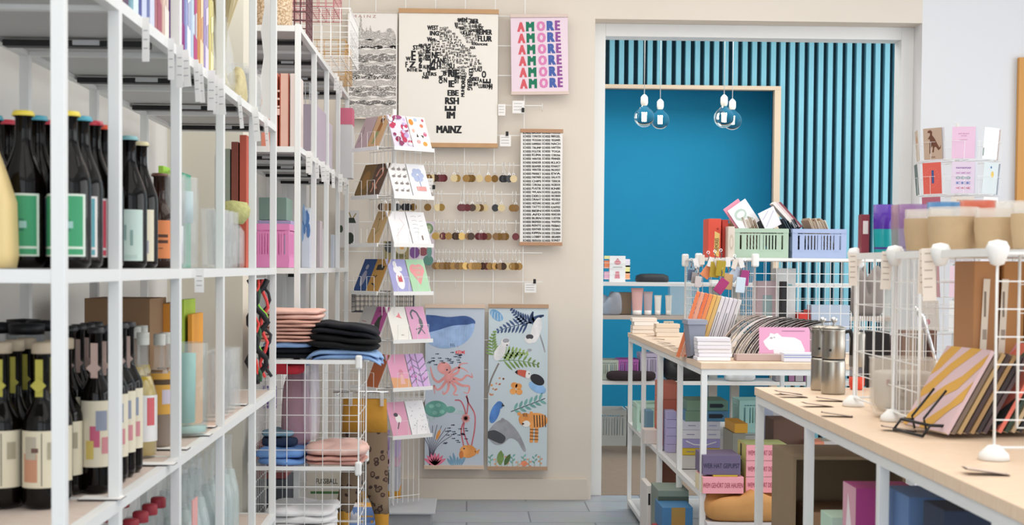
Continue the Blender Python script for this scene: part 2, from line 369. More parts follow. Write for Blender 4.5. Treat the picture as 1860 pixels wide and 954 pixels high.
# --- letter map of MAINZ
t, w_, h_ = poster('wall_poster', 'large white poster with black letter map and MAINZ beneath, wooden bars', 725, 16, 903, 268, .012, mat('f1ece4', .8))
f = pxart(t); mb = MB(); rnd = random.Random(3)
def word(s, u, v, hpx, rot=0, wpx=None, bold=.03, k=1, m=INK, mb_=None, f_=None, ital=0):
    mb_ = mb_ or mb; f_ = f_ or f
    p = f_(u, v, k); V, _ = text_data(s, bold, 'CENTER', ital)
    xs = [q[0] for q in V] or [0, 1]; wid = max(xs)-min(xs); size = hpx/PXM/.70; sx = (wpx/PXM)/(wid*size) if wpx else .62
    M = frame(p, (math.cos(rot), 0, math.sin(rot)), (-math.sin(rot), 0, math.cos(rot)))
    c = ((max(xs)+min(xs))/2)*size*sx; M = M@Matrix.Translation((-c, 0, 0)); mb_.text(s, M, size, m, bold, sx)
big = [('MAINZ', 816, 236, 13, 0, 46), ('IM', 819, 210, 12, 0, 15), ('E', 819, 197, 19, 1.57, 9), ('RSH', 821, 184, 12, 0, 25), ('EBE', 823, 169.5, 10, 0, 20), ('IE', 820, 153, 12, 0, 10), ('BT', 830, 146, 12, 0, 9),
       ('RIE', 824, 134, 13, 0, 20), ('SU', 820, 121, 9, 0, 11), ('WEST', 786, 51, 8, 0, 20), ('ING', 789, 61, 8, 0, 16), ('W', 780, 72, 8, 0, 9), ('WIL', 787, 73, 6, 0, 10), ('ST', 755, 87, 8, 0, 10), ('FIN', 765, 84, 5, 0, 9), ('E', 751, 102, 17, 0, 8),
       ('W', 741.5, 107, 7, 0, 9), ('F', 738.5, 118, 10, 0, 4), ('Z', 749, 118, 11, 0, 13), ('INTHE', 749, 127.5, 6, 0, 19), ('BERG', 778, 95, 9, 1.57, 30), ('NE', 791, 101, 11, 0, 14), ('IS', 779, 126, 14, 0, 6), ('IS', 786, 117, 9, 1.57, 20), ('LANE', 800, 111, 9, 0, 21), ('H', 797, 121, 10, 0, 7),
       ('FIN', 764, 120, 6, 1.57, 20), ('ST', 764, 104, 6, 1.57, 14), ('ZOF', 788, 126, 4, 0, 10), ('AU', 772, 122, 7, 0, 8), ('LEERS', 781, 135, 6, 0, 24), ('NB', 773, 141, 5, 0, 12), ('OR', 801, 144, 7, 1.57, 16), ('N', 809, 146, 9, 0, 6), ('B', 808, 134, 8, 0, 6), ('MUHL', 841, 166, 6, 1.57, 20), ('DREI', 842, 148, 7, 1.57, 20),
       ('BERG', 853, 154, 9, -1.57, 20), ('LEN', 855, 134, 7, -1.57, 18), ('LAU', 869, 127, 7, 0, 12), ('O', 879, 136, 12, 0, 8), ('BEI', 864, 144, 7, 0, 11), ('IM', 864, 153, 7, 0, 8), ('A', 873, 147, 7, 0, 6), ('E', 885, 147.5, 14, 1.57, 8), ('LUBENH', 882, 157, 7, 0, 25), ('H', 891, 158, 10, 0, 6),
       ('FLUR', 881, 71, 10, 0, 26), ('REIMER', 880, 59, 9, 0, 28), ('ST', 874, 52, 7, 0, 9), ('BIER', 862, 39, 8, 0, 15), ('LEH', 864, 48, 5, 0, 12), ('U', 829, 46, 8, 0, 5), ('WEM', 840, 37, 7, 0, 16), ('AMONE', 876, 81, 4, 0, 20), ('NORD', 862, 80, 5, 0, 11), ('ARA', 858, 87, 5, 0, 11), ('GMOST', 862, 56, 5, 0, 18), ('US', 841, 60, 6, 0, 6), ('KUH', 840, 52, 6, 0, 10), ('LEI', 851, 61, 6, 0, 8)]
for b_ in big: word(*b_[:5], wpx=b_[5], bold=.05)
def inside(p, P):
    c = False; j = len(P)-1
    for i in range(len(P)):
        if (P[i][1] > p[1]) != (P[j][1] > p[1]) and p[0] < (P[j][0]-P[i][0])*(p[1]-P[i][1])/(P[j][1]-P[i][1])+P[i][0]: c = not c
        j = i
    return c
R1_ = [(798, 50), (812, 49), (826, 62), (842, 78), (852, 92), (866, 106), (876, 121), (858, 128), (846, 118), (832, 114), (812, 116), (806, 104), (798, 98), (784, 92), (784, 78), (796, 70)]
R2_ = [(818, 124), (846, 120), (846, 142), (834, 142), (818, 130)]; R3_ = [(832, 32), (856, 34), (874, 46), (870, 66), (862, 76), (852, 80), (840, 62), (826, 48)]
R4_ = [(760, 82), (776, 80), (774, 108), (760, 112)]; R5_ = [(800, 116), (816, 116), (816, 132), (800, 130)]
syl = ['IN', 'AM', 'BEL', 'STR', 'HO', 'WEG', 'ALT', 'NEU', 'RH', 'DOM', 'ZEN', 'GAU', 'TOR', 'LI', 'MAR', 'KA', 'SE', 'BRU', 'UH', 'FE']
for P, n in ((R1_, 240), (R2_, 30), (R3_, 60), (R4_, 20), (R5_, 16)):
    us = [p[0] for p in P]; vs = [p[1] for p in P]; occ = []; tries = 0
    while len(occ) < n and tries < 9000:
        tries += 1; p = (rnd.uniform(min(us), max(us)), rnd.uniform(min(vs), max(vs))); r_ = 1.57 if rnd.random() < .45 else 0; hh = rnd.choice((2.6, 3, 3.6, 4.4)); ww = hh*rnd.uniform(1.3, 2.2)
        bx = (hh/2, ww/2) if r_ else (ww/2, hh/2)
        if not inside(p, P): continue
        if any(abs(p[0]-o[0]) < bx[0]+o[2]+.1 and abs(p[1]-o[1]) < bx[1]+o[3]+.1 for o in occ): continue
        occ.append((p[0], p[1], *bx)); word(rnd.choice(syl), p[0], p[1], hh, r_, ww, bold=.04)
mb.build('black_lettering', t, fix=False)
# --- soil section poster (left, no bars)
soil = MB()
t, w_, h_ = poster('wall_poster', 'black and white drawing of soil layers under a skyline, partly behind baskets', 632, 22, 721, 216, .004, mat('f0ece7', .8), mat('e3d3c3'), .004)
f = pxart(t); mb = MB()
word('M A I N Z', 662, 30, 5, 0, 42, bold=.005, m=mat('b98f86', .8))
for i, (v0, v1, dk, sc) in enumerate([(62, 72, 'b2afab', 90), (72, 84, '9c9995', 120), (84, 88, '2f2d2c', 60), (90, 98, 'c4c1bd', 120), (99, 112, '827f7c', 70), (113, 118, 'b4b1ad', 100), (119, 136, '8a8784', 90), (137, 144, '343230', 110), (146, 156, 'b5b1ad', 120), (158, 166, '777470', 100), (167, 175, '8f8c89', 90), (177, 181, 'c4c1bd', 100), (183, 190, '6c6966', 110), (191, 214, 'bcb8b3', 60)]):
    mm = ramp_mat('ink_hatching', (1, 1, 1.8), [(0.49, dk), (.53, 'b9b5b0' if i % 2 else dk), (.60, 'e2deda')], scale=sc*1.3, detail=8, rough=.85)
    top = [(634+(719-634)*q/16, v0+math.sin(q*1.3+i*2)*1.6) for q in range(17)]; bot = [(719-(719-634)*q/16, v1+math.sin(q*.9+i)*1.4) for q in range(17)]
    poly(mb, f, top+bot, mm)
sky = [(634, 63), (636, 55), (640, 55), (641, 59), (650, 59), (651, 50), (653, 50), (654, 36), (655.5, 28), (657, 36), (658, 52), (664, 58), (666, 47), (667, 56), (671, 54), (673, 45), (675, 56), (680, 58), (690, 55), (692, 60), (700, 58), (704, 52), (710, 51), (715, 56), (718, 63)]
poly(mb, f, sky, ramp_mat('skyline_ink', (1, 1, 1), [(.4, 'a09d99'), (.6, 'd9d5d0')], scale=160, rough=.85), 2)
mb.build('drawing', t, fix=False)
# --- AMORE poster
t, w_, h_ = poster('wall_poster', 'pink poster repeating the word AMORE six times in coloured letters', 929, 26, 1031, 172, .014, mat('ecd8e4', .8), mat('dcc9c0', .7), .016, tilt=math.radians(-1.2))
f = pxart(t); mb = MB(); AC = [mat(h, .8) for h in ('d9606a', '1f7a5c', 'dc86b8', '4a66ac', '94549c')]
for r_ in range(6):
    for k_, (ch, du) in enumerate(zip('AMORE', (0, 18.5, 38, 54, 68))): word(ch, 947+du+r_*.6, 49.5+r_*20.7-k_*.4, 16.5, 0, (14, 18, 15, 14, 12)[k_], bold=.06, m=AC[k_], ital=.25)
mb.build('coloured_lettering', t, fix=False)
# --- list poster
t, w_, h_ = poster('wall_poster', 'narrow white poster densely lettered with rows of small black words', 946, 235, 1020, 446, .008, mat('f3f1ee', .8), mat('b98f70', .65), .018)
f = pxart(t); mb = MB()
wl = 'BACKUP MUSTER TOMATEN BIEGEL VULKAN VEGANER KAMMERAD NACH TRUMP HAFTEN POLITIK YOGA KLIMA CORONA WINTER PENNER KINDER KLIO BEAMER KNAST WINTER PROFEST MARKT EVA PARTNER SALATE CHIPS TERROR CORONA FACEBOOK PLASTIK KNIE WLAN SALAFISTEN DEKO NACHBARN DRAHT WEICHEILER HEIZUNG SALAFIST TATTO KAFFEE BEIN KAISER AFD MENSCHEN BURN LUSTER BREMSEN WAFFEN RENTE FREIBAD RENTNER TECHNO KIPPEN STEUERN LOBBY ABGABEN MENSTRUATION SONST KUNST BANKENRETTUNG WOLKE MILLIARDE MARMELADE GELD'.split()
for r_ in range(30):
    v = 241.5+r_*6.75; x = 949
    for k_ in range(4):
        s = 'SCHEISS' if k_ % 2 == 0 else wl[(2*r_+k_//2) % len(wl)]; ww = (16.5 if k_ % 2 == 0 else 18.0)
        word(s, x+ww/2, v+rnd.uniform(-.3, .3), 4.0, rnd.uniform(-.02, .02), ww-1.5, bold=.03); x += ww+.2
mb.build('handwritten_lettering', t, fix=False)
# --- ocean poster
t, w_, h_ = poster('wall_poster', 'pale blue ocean poster with whale, red octopus and green turtle', 773, 553, 878, 852, .010, mat('c9d3e0', .8), mat('e0c7b2', .65), .020)
f = pxart(t); mb = MB(); C = lambda h: ramp_mat('wash_'+h, (1, 1, 1), [(.3, h), (.7, ''.join('%02x' % min(255, int(int(h[i:i+2], 16)*1.18+12)) for i in (0, 2, 4)))], scale=14, rough=.85)
navy, pale, red_, coral, grn, org, dkb = C('3a5488'), C('8ea9d0'), C('c5525a'), C('d98f8c'), C('5d9488'), C('dc8f4e'), mat('39405c')
poly(mb, f, curve([(774, 572), (790, 573), (815, 576), (845, 574), (861, 581), (862, 589), (848, 591), (820, 594), (795, 602), (774, 606)], 6), navy)
poly(mb, f, curve([(774, 605), (795, 600), (822, 592), (848, 590), (862, 589), (855, 612), (835, 628), (806, 633), (786, 628), (774, 618)], 6), pale, 2)
for q in range(14): stroke(mb, f, [(784+q*5.2, 604-q*.9), (788+q*4.6, 628-max(0, q-7)*2.4)], .5, mat('b9cbe4'), 3)
for (u, v) in ((822, 627), (834, 640)):
    blob(mb, f, u, v, 7, 3.6, red_); poly(mb, f, [(u+5, v), (u+10, v-4), (u+10, v+4)], red_)
    for d in (-3, 0, 3): stroke(mb, f, [(u+d, v-3), (u+d, v+3)], .9, PAPER, 2)
for q in range(46):
    u, v = (rnd.uniform(778, 838), rnd.uniform(640, 664)) if q < 24 else (rnd.uniform(808, 852), rnd.uniform(772, 806)); blob(mb, f, u, v, 2.5, 1, dkb, n=8); poly(mb, f, [(u-2, v), (u-4.2, v-1.3), (u-4.2, v+1.3)], dkb)
blob(mb, f, 807, 669, 13, 11, coral, n=20, a=.4); blob(mb, f, 814, 686, 8, 8, coral, 2); blob(mb, f, 812, 672, 1.6, 1.6, dkb, 3)
for arm in ([(808, 686), (796, 694), (787, 686), (783, 672), (782, 666)], [(812, 690), (802, 704), (794, 708), (788, 700), (790, 716)], [(815, 692), (814, 708), (806, 716), (804, 710)], [(818, 692), (828, 706), (824, 716), (832, 718)], [(822, 690), (838, 700), (852, 702), (850, 714), (842, 712)],
            [(822, 686), (838, 690), (848, 682), (858, 686), (856, 678)], [(820, 682), (832, 676), (836, 662), (850, 660)], [(816, 680), (824, 672), (832, 668), (842, 670), (850, 676)]):
    c = curve(arm, 6); stroke(mb, f, c, [4.6*(1-i/len(c))+1.0 for i in range(len(c))], coral, 1)
blob(mb, f, 792, 743, 21, 15, grn, n=22); blob(mb, f, 818, 744, 9, 6, grn, 2); blob(mb, f, 832, 748, 14, 4, C('a9bcc0'), 1, a=.2); blob(mb, f, 782, 760, 8, 4, C('a9bcc0'))
for (u, v) in ((784, 738), (796, 736), (790, 750), (803, 748)): blob(mb, f, u, v, 5, 4, C('79ab9f'), 3, n=6)
for pts in ([(852, 812), (842, 780), (848, 752), (850, 728), (846, 720)], [(856, 812), (862, 780), (862, 752), (850, 730), (848, 718)], [(842, 810), (838, 780), (846, 755), (838, 730), (826, 727)]): stroke(mb, f, curve(pts, 8), 2.4, C('b8606a'))
for q in range(10):
    a = q*2*PI/10; leafline(mb, f, 846, 760, a, 9, 4, coral, 2)
blob(mb, f, 850, 820, 15, 12, org, 2, wob=.08); poly(mb, f, [(862, 820), (872, 816), (868, 826)], org, 2); blob(mb, f, 838, 826, 4, 7, C('b56a3a'), 3); blob(mb, f, 843, 815, 1.5, 1.5, dkb, 4)
for q in range(9): a = -1.57+(q-4)*.28; stroke(mb, f, curve([(780, 850), (786+8*math.cos(a), 815+6*math.sin(a)), (794+30*math.cos(a), 806+34*math.sin(a))], 5), .9, mat('4a3f58'))
for q in range(7): a = -1.57+(q-3)*.33; leafline(mb, f, 790, 846, a, 24, 6, C('d06a84'), 2)
leafline(mb, f, 792, 800, -1.2, 22, 6, org, 3); 
for q in range(6): leafline(mb, f, 822+q*3, 847, -1.57+(q-3)*.2, 18+q % 3*4, 5, C('6f93ac'), 1)
mb.build('sea_animal_print', t, fix=False)
# --- jungle poster
t, w_, h_ = poster('wall_poster', 'jungle poster with monkeys, toucan, tapir and orange tiger on pale blue', 888, 553, 993, 854, .010, mat('cfdde4', .8), mat('bb9a7e', .65), .020)
f = pxart(t); mb = MB(); lf, lf2, tl, gry, wht = C('8aa35c'), C('6f8a50'), C('6a9c98'), C('8e9096'), C('d8d6da'); ng = C('3d4f74')
def frond(u, v, a, l, m, n=9, w=4, bend=.4):
    pts = [(u+math.cos(a+bend*s)*l*s, v+math.sin(a+bend*s)*l*s) for s in [i/8 for i in range(9)]]; stroke(mb, f, pts, 1.2, m)
    for i in range(1, 9):
        for s in (-1, 1): leafline(mb, f, pts[i][0], pts[i][1], a+bend*i/8+s*.95, l*.34*(1.15-i/9), w, m)
frond(966, 586, 3.0, 62, ng, bend=-.1); frond(966, 588, 3.55, 44, ng, bend=.2); frond(968, 586, -1.0, 22, ng); frond(968, 590, 4.3, 22, ng)
blob(mb, f, 902, 573, 14, 8, C('6d9cc4'), a=.7); 
for q in range(4): stroke(mb, f, [(894+q*5, 565+q*2), (892+q*6, 578+q*2)], .7, PAPER, 2)
frond(905, 650, -.55, 52, lf); frond(906, 656, -.15, 70, lf2, bend=.25); frond(900, 650, -2.0, 46, lf2); stroke(mb, f, curve([(886, 714), (892, 690), (906, 660)], 8), 3, mat('8a8480'))
blob(mb, f, 908, 640, 9, 17, wht, 2, a=.5); blob(mb, f, 918, 622, 8, 8, wht, 3); blob(mb, f, 919, 619, 6, 4, gry, 4); blob(mb, f, 921, 625, 3.6, 3, PAPER, 5); blob(mb, f, 921, 627, 1.6, 1.2, INK, 6)
blob(mb, f, 974, 600, 9, 24, wht, 2, a=.25); blob(mb, f, 962, 616, 9, 9, wht, 3); blob(mb, f, 962, 612, 7, 4.6, mat('4a4850'), 4); blob(mb, f, 962, 619, 5, 4, PAPER, 5); blob(mb, f, 962, 636, 4, 2.5, gry, 4); stroke(mb, f, curve([(978, 600), (986, 625), (990, 640)], 6), 2.4, gry)
blob(mb, f, 976, 704, 17, 9, C('7fa6cf'), 2, a=.5); blob(mb, f, 976, 690, 14, 9, mat('2b2b30'), 3, a=.55); blob(mb, f, 959, 681, 5, 7, PAPER, 4); poly(mb, f, curve([(954, 686), (940, 680), (936, 676), (942, 672), (956, 673)], 4), mat('d2604c'), 5); poly(mb, f, [(935, 676), (940, 672), (940, 680)], INK, 6); blob(mb, f, 961, 679, 1.2, 1.2, INK, 6)
for (u, v) in ((934, 700), (942, 702), (932, 711), (943, 712)): blob(mb, f, u, v, 6, 5.5, org, 2)
blob(mb, f, 899, 750, 8, 20, C('4a78b8'), 2, a=.35); blob(mb, f, 907, 736, 7, 7, C('4a78b8'), 3); poly(mb, f, [(912, 732), (917, 738), (911, 739)], mat('3a3c44'), 4)
for q in range(6):
    stroke(mb, f, [(928, 748), (990, 724)], 1.2, tl)
    for s in (-1, 1): leafline(mb, f, 934+q*9, 745-q*3.6, -.35+s*.8, 15, 5, tl, 2)
poly(mb, f, curve([(886, 784), (900, 768), (916, 762), (930, 772), (944, 790), (955, 816), (951, 820), (940, 802), (926, 796), (914, 806), (900, 808), (886, 796)], 5), gry, 2); poly(mb, f, curve([(886, 784), (900, 782), (918, 794), (910, 806), (886, 796)], 5), mat('4b4d52'), 3)
blob(mb, f, 914, 765, 4, 6, gry, 4, a=-.4)
blob(mb, f, 974, 764, 21, 14, org, 2); blob(mb, f, 954, 762, 12, 12, org, 3); blob(mb, f, 956, 770, 7, 6, PAPER, 4); blob(mb, f, 950, 770, 2.2, 1.6, INK, 5); blob(mb, f, 943, 752, 3.4, 3.4, org, 4); blob(mb, f, 965, 751, 3.4, 3.4, org, 4)
for u in (963, 972): poly(mb, f, [(u, 772), (u+6, 772), (u+5, 804), (u-1, 804)], org, 3)
for q in range(5): stroke(mb, f, [(970+q*5, 754), (971+q*5, 776)], 1.6, INK, 4)
for q in range(4): stroke(mb, f, [(962, 780+q*6), (978, 781+q*6)], 1.2, INK, 4)
for q in range(3): stroke(mb, f, [(950+q*3, 751), (951+q*3, 757)], 1.1, INK, 5)
for q in range(10):
    u = 891+q*10; stroke(mb, f, [(u, 848), (u, 828+(q % 3)*5)], .8, lf2)
    for s in range(4): (blob(mb, f, u+(-3, 3, -2, 2)[s], 830+(q % 3)*5+s*4, 1.8, 1.8, C('c88f74')) if q % 2 else leafline(mb, f, u, 842-s*4, -.8 if s % 2 else -2.3, 7, 3, tl))
leafline(mb, f, 908, 846, -1.5, 28, 13, lf2, 2); leafline(mb, f, 916, 846, -1.1, 24, 9, mat('56733f'), 3); blob(mb, f, 952, 842, 6, 5, C('d97e5e'), 2); blob(mb, f, 893, 700, 2, 2, org)
for q in range(12): blob(mb, f, 890+3*math.sin(q*2)+q*2.2, 716-q*3.2+(q % 3)*4, 1.7, 1.7, C('c88f74'))
mb.build('jungle_print', t, fix=False)

# --- keychains on the hook rows
TC = {'brass': mat('c9a45c', .3, metal=.6, coat=.3), 'brown': mat('80603c', .4, metal=.3), 'dark brown': mat('4a3528', .45), 'black': mat('2b2c30', .4), 'maroon': mat('6a2a30', .4), 'cream': mat('dcc79a', .4), 'bronze': mat('9b7742', .32, metal=.5)}
def keychain(u, row, vrow, col, ordw):
    z = zrow(vrow); p = at(u, vrow, YG-.02); x = p.x
    t = thing('keychain', f'{col} round key tag, {ordw} from left in the {row} row of hooks', 'keychain', (x, YG-.02, z), random.uniform(-.5, .5), 'keychains on the wall grid')
    m = MB(); pts = [(0, .012, .0), (0, .012, .008), (0, .006, .014), (0, -.002, .012), (0, -.006, .002), (0, -.004, -.012), (0, .004, -.022), (0, .008, -.032), (0, .004, -.040), (0, -.002, -.040), (0, -.004, -.034)]
    m.tube(pts, .0014, WIRE, 5); m.build('hook', t)
    m = MB(); m.tube([(.006*math.cos(a), 0, -.047+.006*math.sin(a)) for a in [q*PI/5 for q in range(10)]], .0008, CHROME, 4, closed=True); m.build('split_ring', t)
    m = MB(); R_ = .0185
    m.tube([(0, -.0016, -.070), (0, .0016, -.070)], R_, TC[col], 20); m.tube([(0, -.001, -.056), (0, .001, -.056)], .005, TC[col], 8); m.build('round_tag', t)
rows = [('top', 299, [773, 779, 785, 791, 797, 802, 807, 825, 831, 847, 853, 858, 871, 887, 899, 913, 917, 925, 933], 'bronze brown cream dark_brown maroon maroon maroon cream brass bronze bronze bronze cream bronze bronze black black black cream'),
        ('second', 352, [693, 700, 708, 722, 735, 742, 751, 777, 795, 802, 837, 841, 849, 858, 867, 873, 881, 900, 911, 931, 937], 'dark_brown brown brown black black black bronze bronze cream brass maroon maroon maroon dark_brown cream brown cream black cream bronze brown'),
        ('third', 404, [791, 797, 805, 815, 827, 831, 839, 851, 856, 869, 874, 879, 887, 901, 907, 914, 919, 937], 'brass cream maroon bronze dark_brown dark_brown brass brown dark_brown maroon maroon maroon brown brown bronze brown bronze maroon'),
        ('bottom', 458, [791, 797, 804, 810, 816, 824, 832, 838, 846, 856, 863, 869, 877, 884, 890, 899, 909, 914, 922, 931, 937, 943], 'brown bronze brown bronze brown bronze brown bronze brass bronze bronze bronze dark_brown maroon bronze bronze brown dark_brown cream bronze bronze bronze')]
for row, v, us, cs in rows:
    cs = cs.split()
    for k, (u, c) in enumerate(zip(us, cs)): keychain(u, row, v, c.replace('_', ' '), ORD[k])
# price notes with clips hung on the grid
def note(name, label, u0, v0, u1, v1, clip=None, d=.02):
    a, b = W(u0, v0, d), W(u1, v1, d); t = thing(name, label, 'price note', (a+b)/2)
    m = MB(); m.box((0, 0, 0), (b.x-a.x, .0008, a.z-b.z), PAPER); m.build('paper_slip', t)
    m = MB()
    for q in range(3): m.box((-.002, -.0008, (a.z-b.z)*(.28-.25*q)), ((b.x-a.x)*.7, .0004, .0018), mat('8a8a90'))
    m.build('small_print', t)
    if clip: c = W(*clip, d); m = MB(); m.box(c-(a+b)/2+Vector((0, -.004, 0)), (.014, .008, .022), BLACK); m.build('binder_clip', t, bevel=.002)
note('price_note', 'white price note with black clip just below the pink AMORE poster', 931, 183, 952, 206, (950, 200))
note('price_note', 'white price note without clip right of the letter map bottom half', 905, 189, 918, 210)
note('price_note', 'white price note hanging beside the lower right corner of the letter map', 908, 245, 928, 266, (921, 243))
note('price_note', 'white price note with black clip at left end of the key tags', 768, 324, 787, 350, (788, 340))
note('price_note', 'white price note with black clip on the lowest empty rod', 953, 514, 974, 532, (971, 511))
for (u, v, lb) in ((985, 190, 'beneath the pink poster'), (827, 511, 'left on the lowest empty rod')):
    p = at(u, v, YG-.012); m = MB(); m.tube([p+Vector(q) for q in ((0, .008, 0), (0, 0, .006), (0, -.006, 0), (0, -.004, -.02), (0, .004, -.035))], .0014, WIRE, 5); tag(m.build('empty_hook'), f'empty white wire hook {lb}', 'hook')

# ================================================================ cards
def art(mb, M, w, h, shapes):
    """shapes in a 0..1 square on the card face; M maps card-plane metres (centre origin)"""
    for k, s in enumerate(shapes):
        z = .0002*(k+1)
        if s[0] == 'e':
            _, cx, cy, rx, ry, c = s[:6]; n = s[6] if len(s) > 6 else 14
            mb.face([M@Vector(((cx-.5)*w+rx*w*math.cos(2*PI*q/n), (cy-.5)*h+ry*h*math.sin(2*PI*q/n), z)) for q in range(n)], mat(c, .7))
        elif s[0] == 'p': mb.face([M@Vector(((x-.5)*w, (y-.5)*h, z)) for x, y in s[1]], mat(s[2], .7))
        elif s[0] == 's':
            pts = [((x-.5)*w, (y-.5)*h) for x, y in s[1]]
            for (x0, y0), (x1, y1) in zip(pts[:-1], pts[1:]):
                l = math.hypot(x1-x0, y1-y0) or 1; a, b = -(y1-y0)/l*s[2]*w/2, (x1-x0)/l*s[2]*w/2
                mb.face([M@Vector((x0+a, y0+b, z)), M@Vector((x0-a, y0-b, z)), M@Vector((x1-a, y1-b, z)), M@Vector((x1+a, y1+b, z))], mat(s[3], .7))
        elif s[0] == 't':
            _, tx, cx, cy, hh, c = s[:6]; rot = s[6] if len(s) > 6 else 0; sx = s[7] if len(s) > 7 else .8
            mb.text(tx, M@Matrix.Translation(((cx-.5)*w, (cy-.5)*h, z))@Matrix.Rotation(rot, 4, 'Z'), hh*h/.7, mat(c, .7), .012, sx)
def card(name, label, cat, M, w, h, col, shapes=(), group=None, th=.0012, pname='printed_motif'):
    t = MB(); t.box((0, 0, -th/2), (w, h, th), mat(col, .65))
    o = t.build(name); o.matrix_world = M; tag(o, label, cat, group)
    if shapes:
        m = MB(); art(m, Matrix.Identity(4), w, h, shapes); m.build(pname, o, fix=False)
    return o
def dots(cols, n, r, sd, x0=.1, x1=.9, y0=.08, y1=.92):
    q = random.Random(sd); return [('e', q.uniform(x0, x1), q.uniform(y0, y1), r*q.uniform(.6, 1.2), r*.7*q.uniform(.6, 1.2), q.choice(cols), 8) for _ in range(n)]
TREX = [('p', [(.30, .18), (.36, .20), (.40, .36), (.48, .44), (.50, .34), (.46, .24), (.54, .22), (.58, .38), (.66, .40), (.80, .28), (.92, .34), (.94, .46), (.86, .36), (.74, .50), (.62, .66), (.48, .78), (.50, .88), (.40, .94), (.26, .92), (.24, .86), (.38, .84), (.36, .76), (.30, .72), (.24, .64), (.32, .66), (.36, .62), (.32, .50)], '6e4634')]
CAT = lambda c: [('p', [(.25, .1), (.78, .1), (.8, .35), (.66, .55), (.66, .7), (.6, .78), (.5, .7), (.4, .66), (.3, .5), (.22, .3)], c)]
# ---- card column beside the rack
YC = 6.32; C0 = at(703, 484, YC); C0.z = 0; AZ = math.radians(37)
U1 = Vector((math.cos(AZ), math.sin(AZ), 0)); N1 = Vector((math.sin(AZ), -math.cos(AZ), 0)); U2 = Vector((-math.sin(AZ), math.cos(AZ), 0)); N2 = Vector((-math.cos(AZ), -math.sin(AZ), 0)); LC = .215
tz = [1.717-.2135*k for k in range(7)]
t = thing('card_stand', 'tall white wire card stand with sloping trays in front of the back wall', 'card stand', C0+U1*LC/2+U2*LC/2, 0); O = t.location.copy()
cc = O.copy(); m = MB()
for U, N, F in ((U1, N1, 1), (U2, N2, 2)):
    b0 = C0
    for q in range(8):
        p = b0+U*(.005+(LC-.01)*q/7)-N*.045; m.tube([p+Vector((0, 0, .12))-O, p+Vector((0, 0, 1.86))-O], .0017, WIRE, 4)
for z in [.15]+[z_-.01 for z_ in tz]+[1.85]:
    for U, N in ((U1, N1), (U2, N2)):
        a = C0-N*.045; m.tube([a+Vector((0, 0, z))-O, a+U*LC+Vector((0, 0, z))-O], .002, WIRE, 4)
m.build('wire_column', t)
m = MB(); m.tube([(0, 0, .02), (0, 0, 1.9)], .010, WIRE, 8); m.build('pole', t)
m = MB(); m.box((.03, -.02, .05), (.30, .34, .09), mat('9a9ca0', .5)); m.box((.03, -.02, .1), (.34, .38, .012), mat('b5b8bd', .45)); m.build('base_plate', t, bevel=.004)
for z in tz:
    for U, N in ((U1, N1), (U2, N2)):
        m = MB(); B = frame(C0-O+Vector((0, 0, z)), U, N)
        R = Matrix((U, N, Vector((0, 0, 1)))).transposed()
        m.box(C0-O+U*LC/2+N*.012+Vector((0, 0, z-.001)), (LC, .075, .002), WIRE, R); m.box(C0-O+U*LC/2+N*.051+Vector((0, 0, z-.005)), (LC, .005, .017), WIRE, R)
        for q in (.25, .75):
            a = C0-O+U*LC*q+N*.052; m.tube([a-U*.030+Vector((0, 0, z)), a-U*.030+Vector((0, 0, z+.068)), a+U*.030+Vector((0, 0, z+.068)), a+U*.030+Vector((0, 0, z))], .0013, WIRE, 4)
        m.build('tray', t)
TILT = math.radians(24)
def stand_card(k, face, pos, label, col, shapes, w=.098, h=.158, cat='card'):
    U, N = (U1, N1) if face == 1 else (U2, N2)
    up = (Vector((0, 0, 1))*math.cos(TILT)-N*math.sin(TILT)).normalized()
    if face == 1: xdir = U
    else: xdir = -U
    base = C0+U*(LC*(.27 if pos == 0 else .75))+N*.043+Vector((0, 0, tz[k]+.002))
    M = frame(base+up*h/2, xdir, up)
    for s in range(2, 0, -1):                   # a few duplicates stand behind the front card
        M2 = Matrix.Translation(-N*.0045*s)@M; card('greeting_card', f'spare card directly behind the {label}', cat, M2, w, h, 'e9e5e2', group='cards on the stand')
    return card('greeting_card', label, cat, M, w, h, col, shapes, 'cards on the stand')
lv = ['top', 'second', 'third', 'fourth', 'fifth', 'sixth', 'lowest']
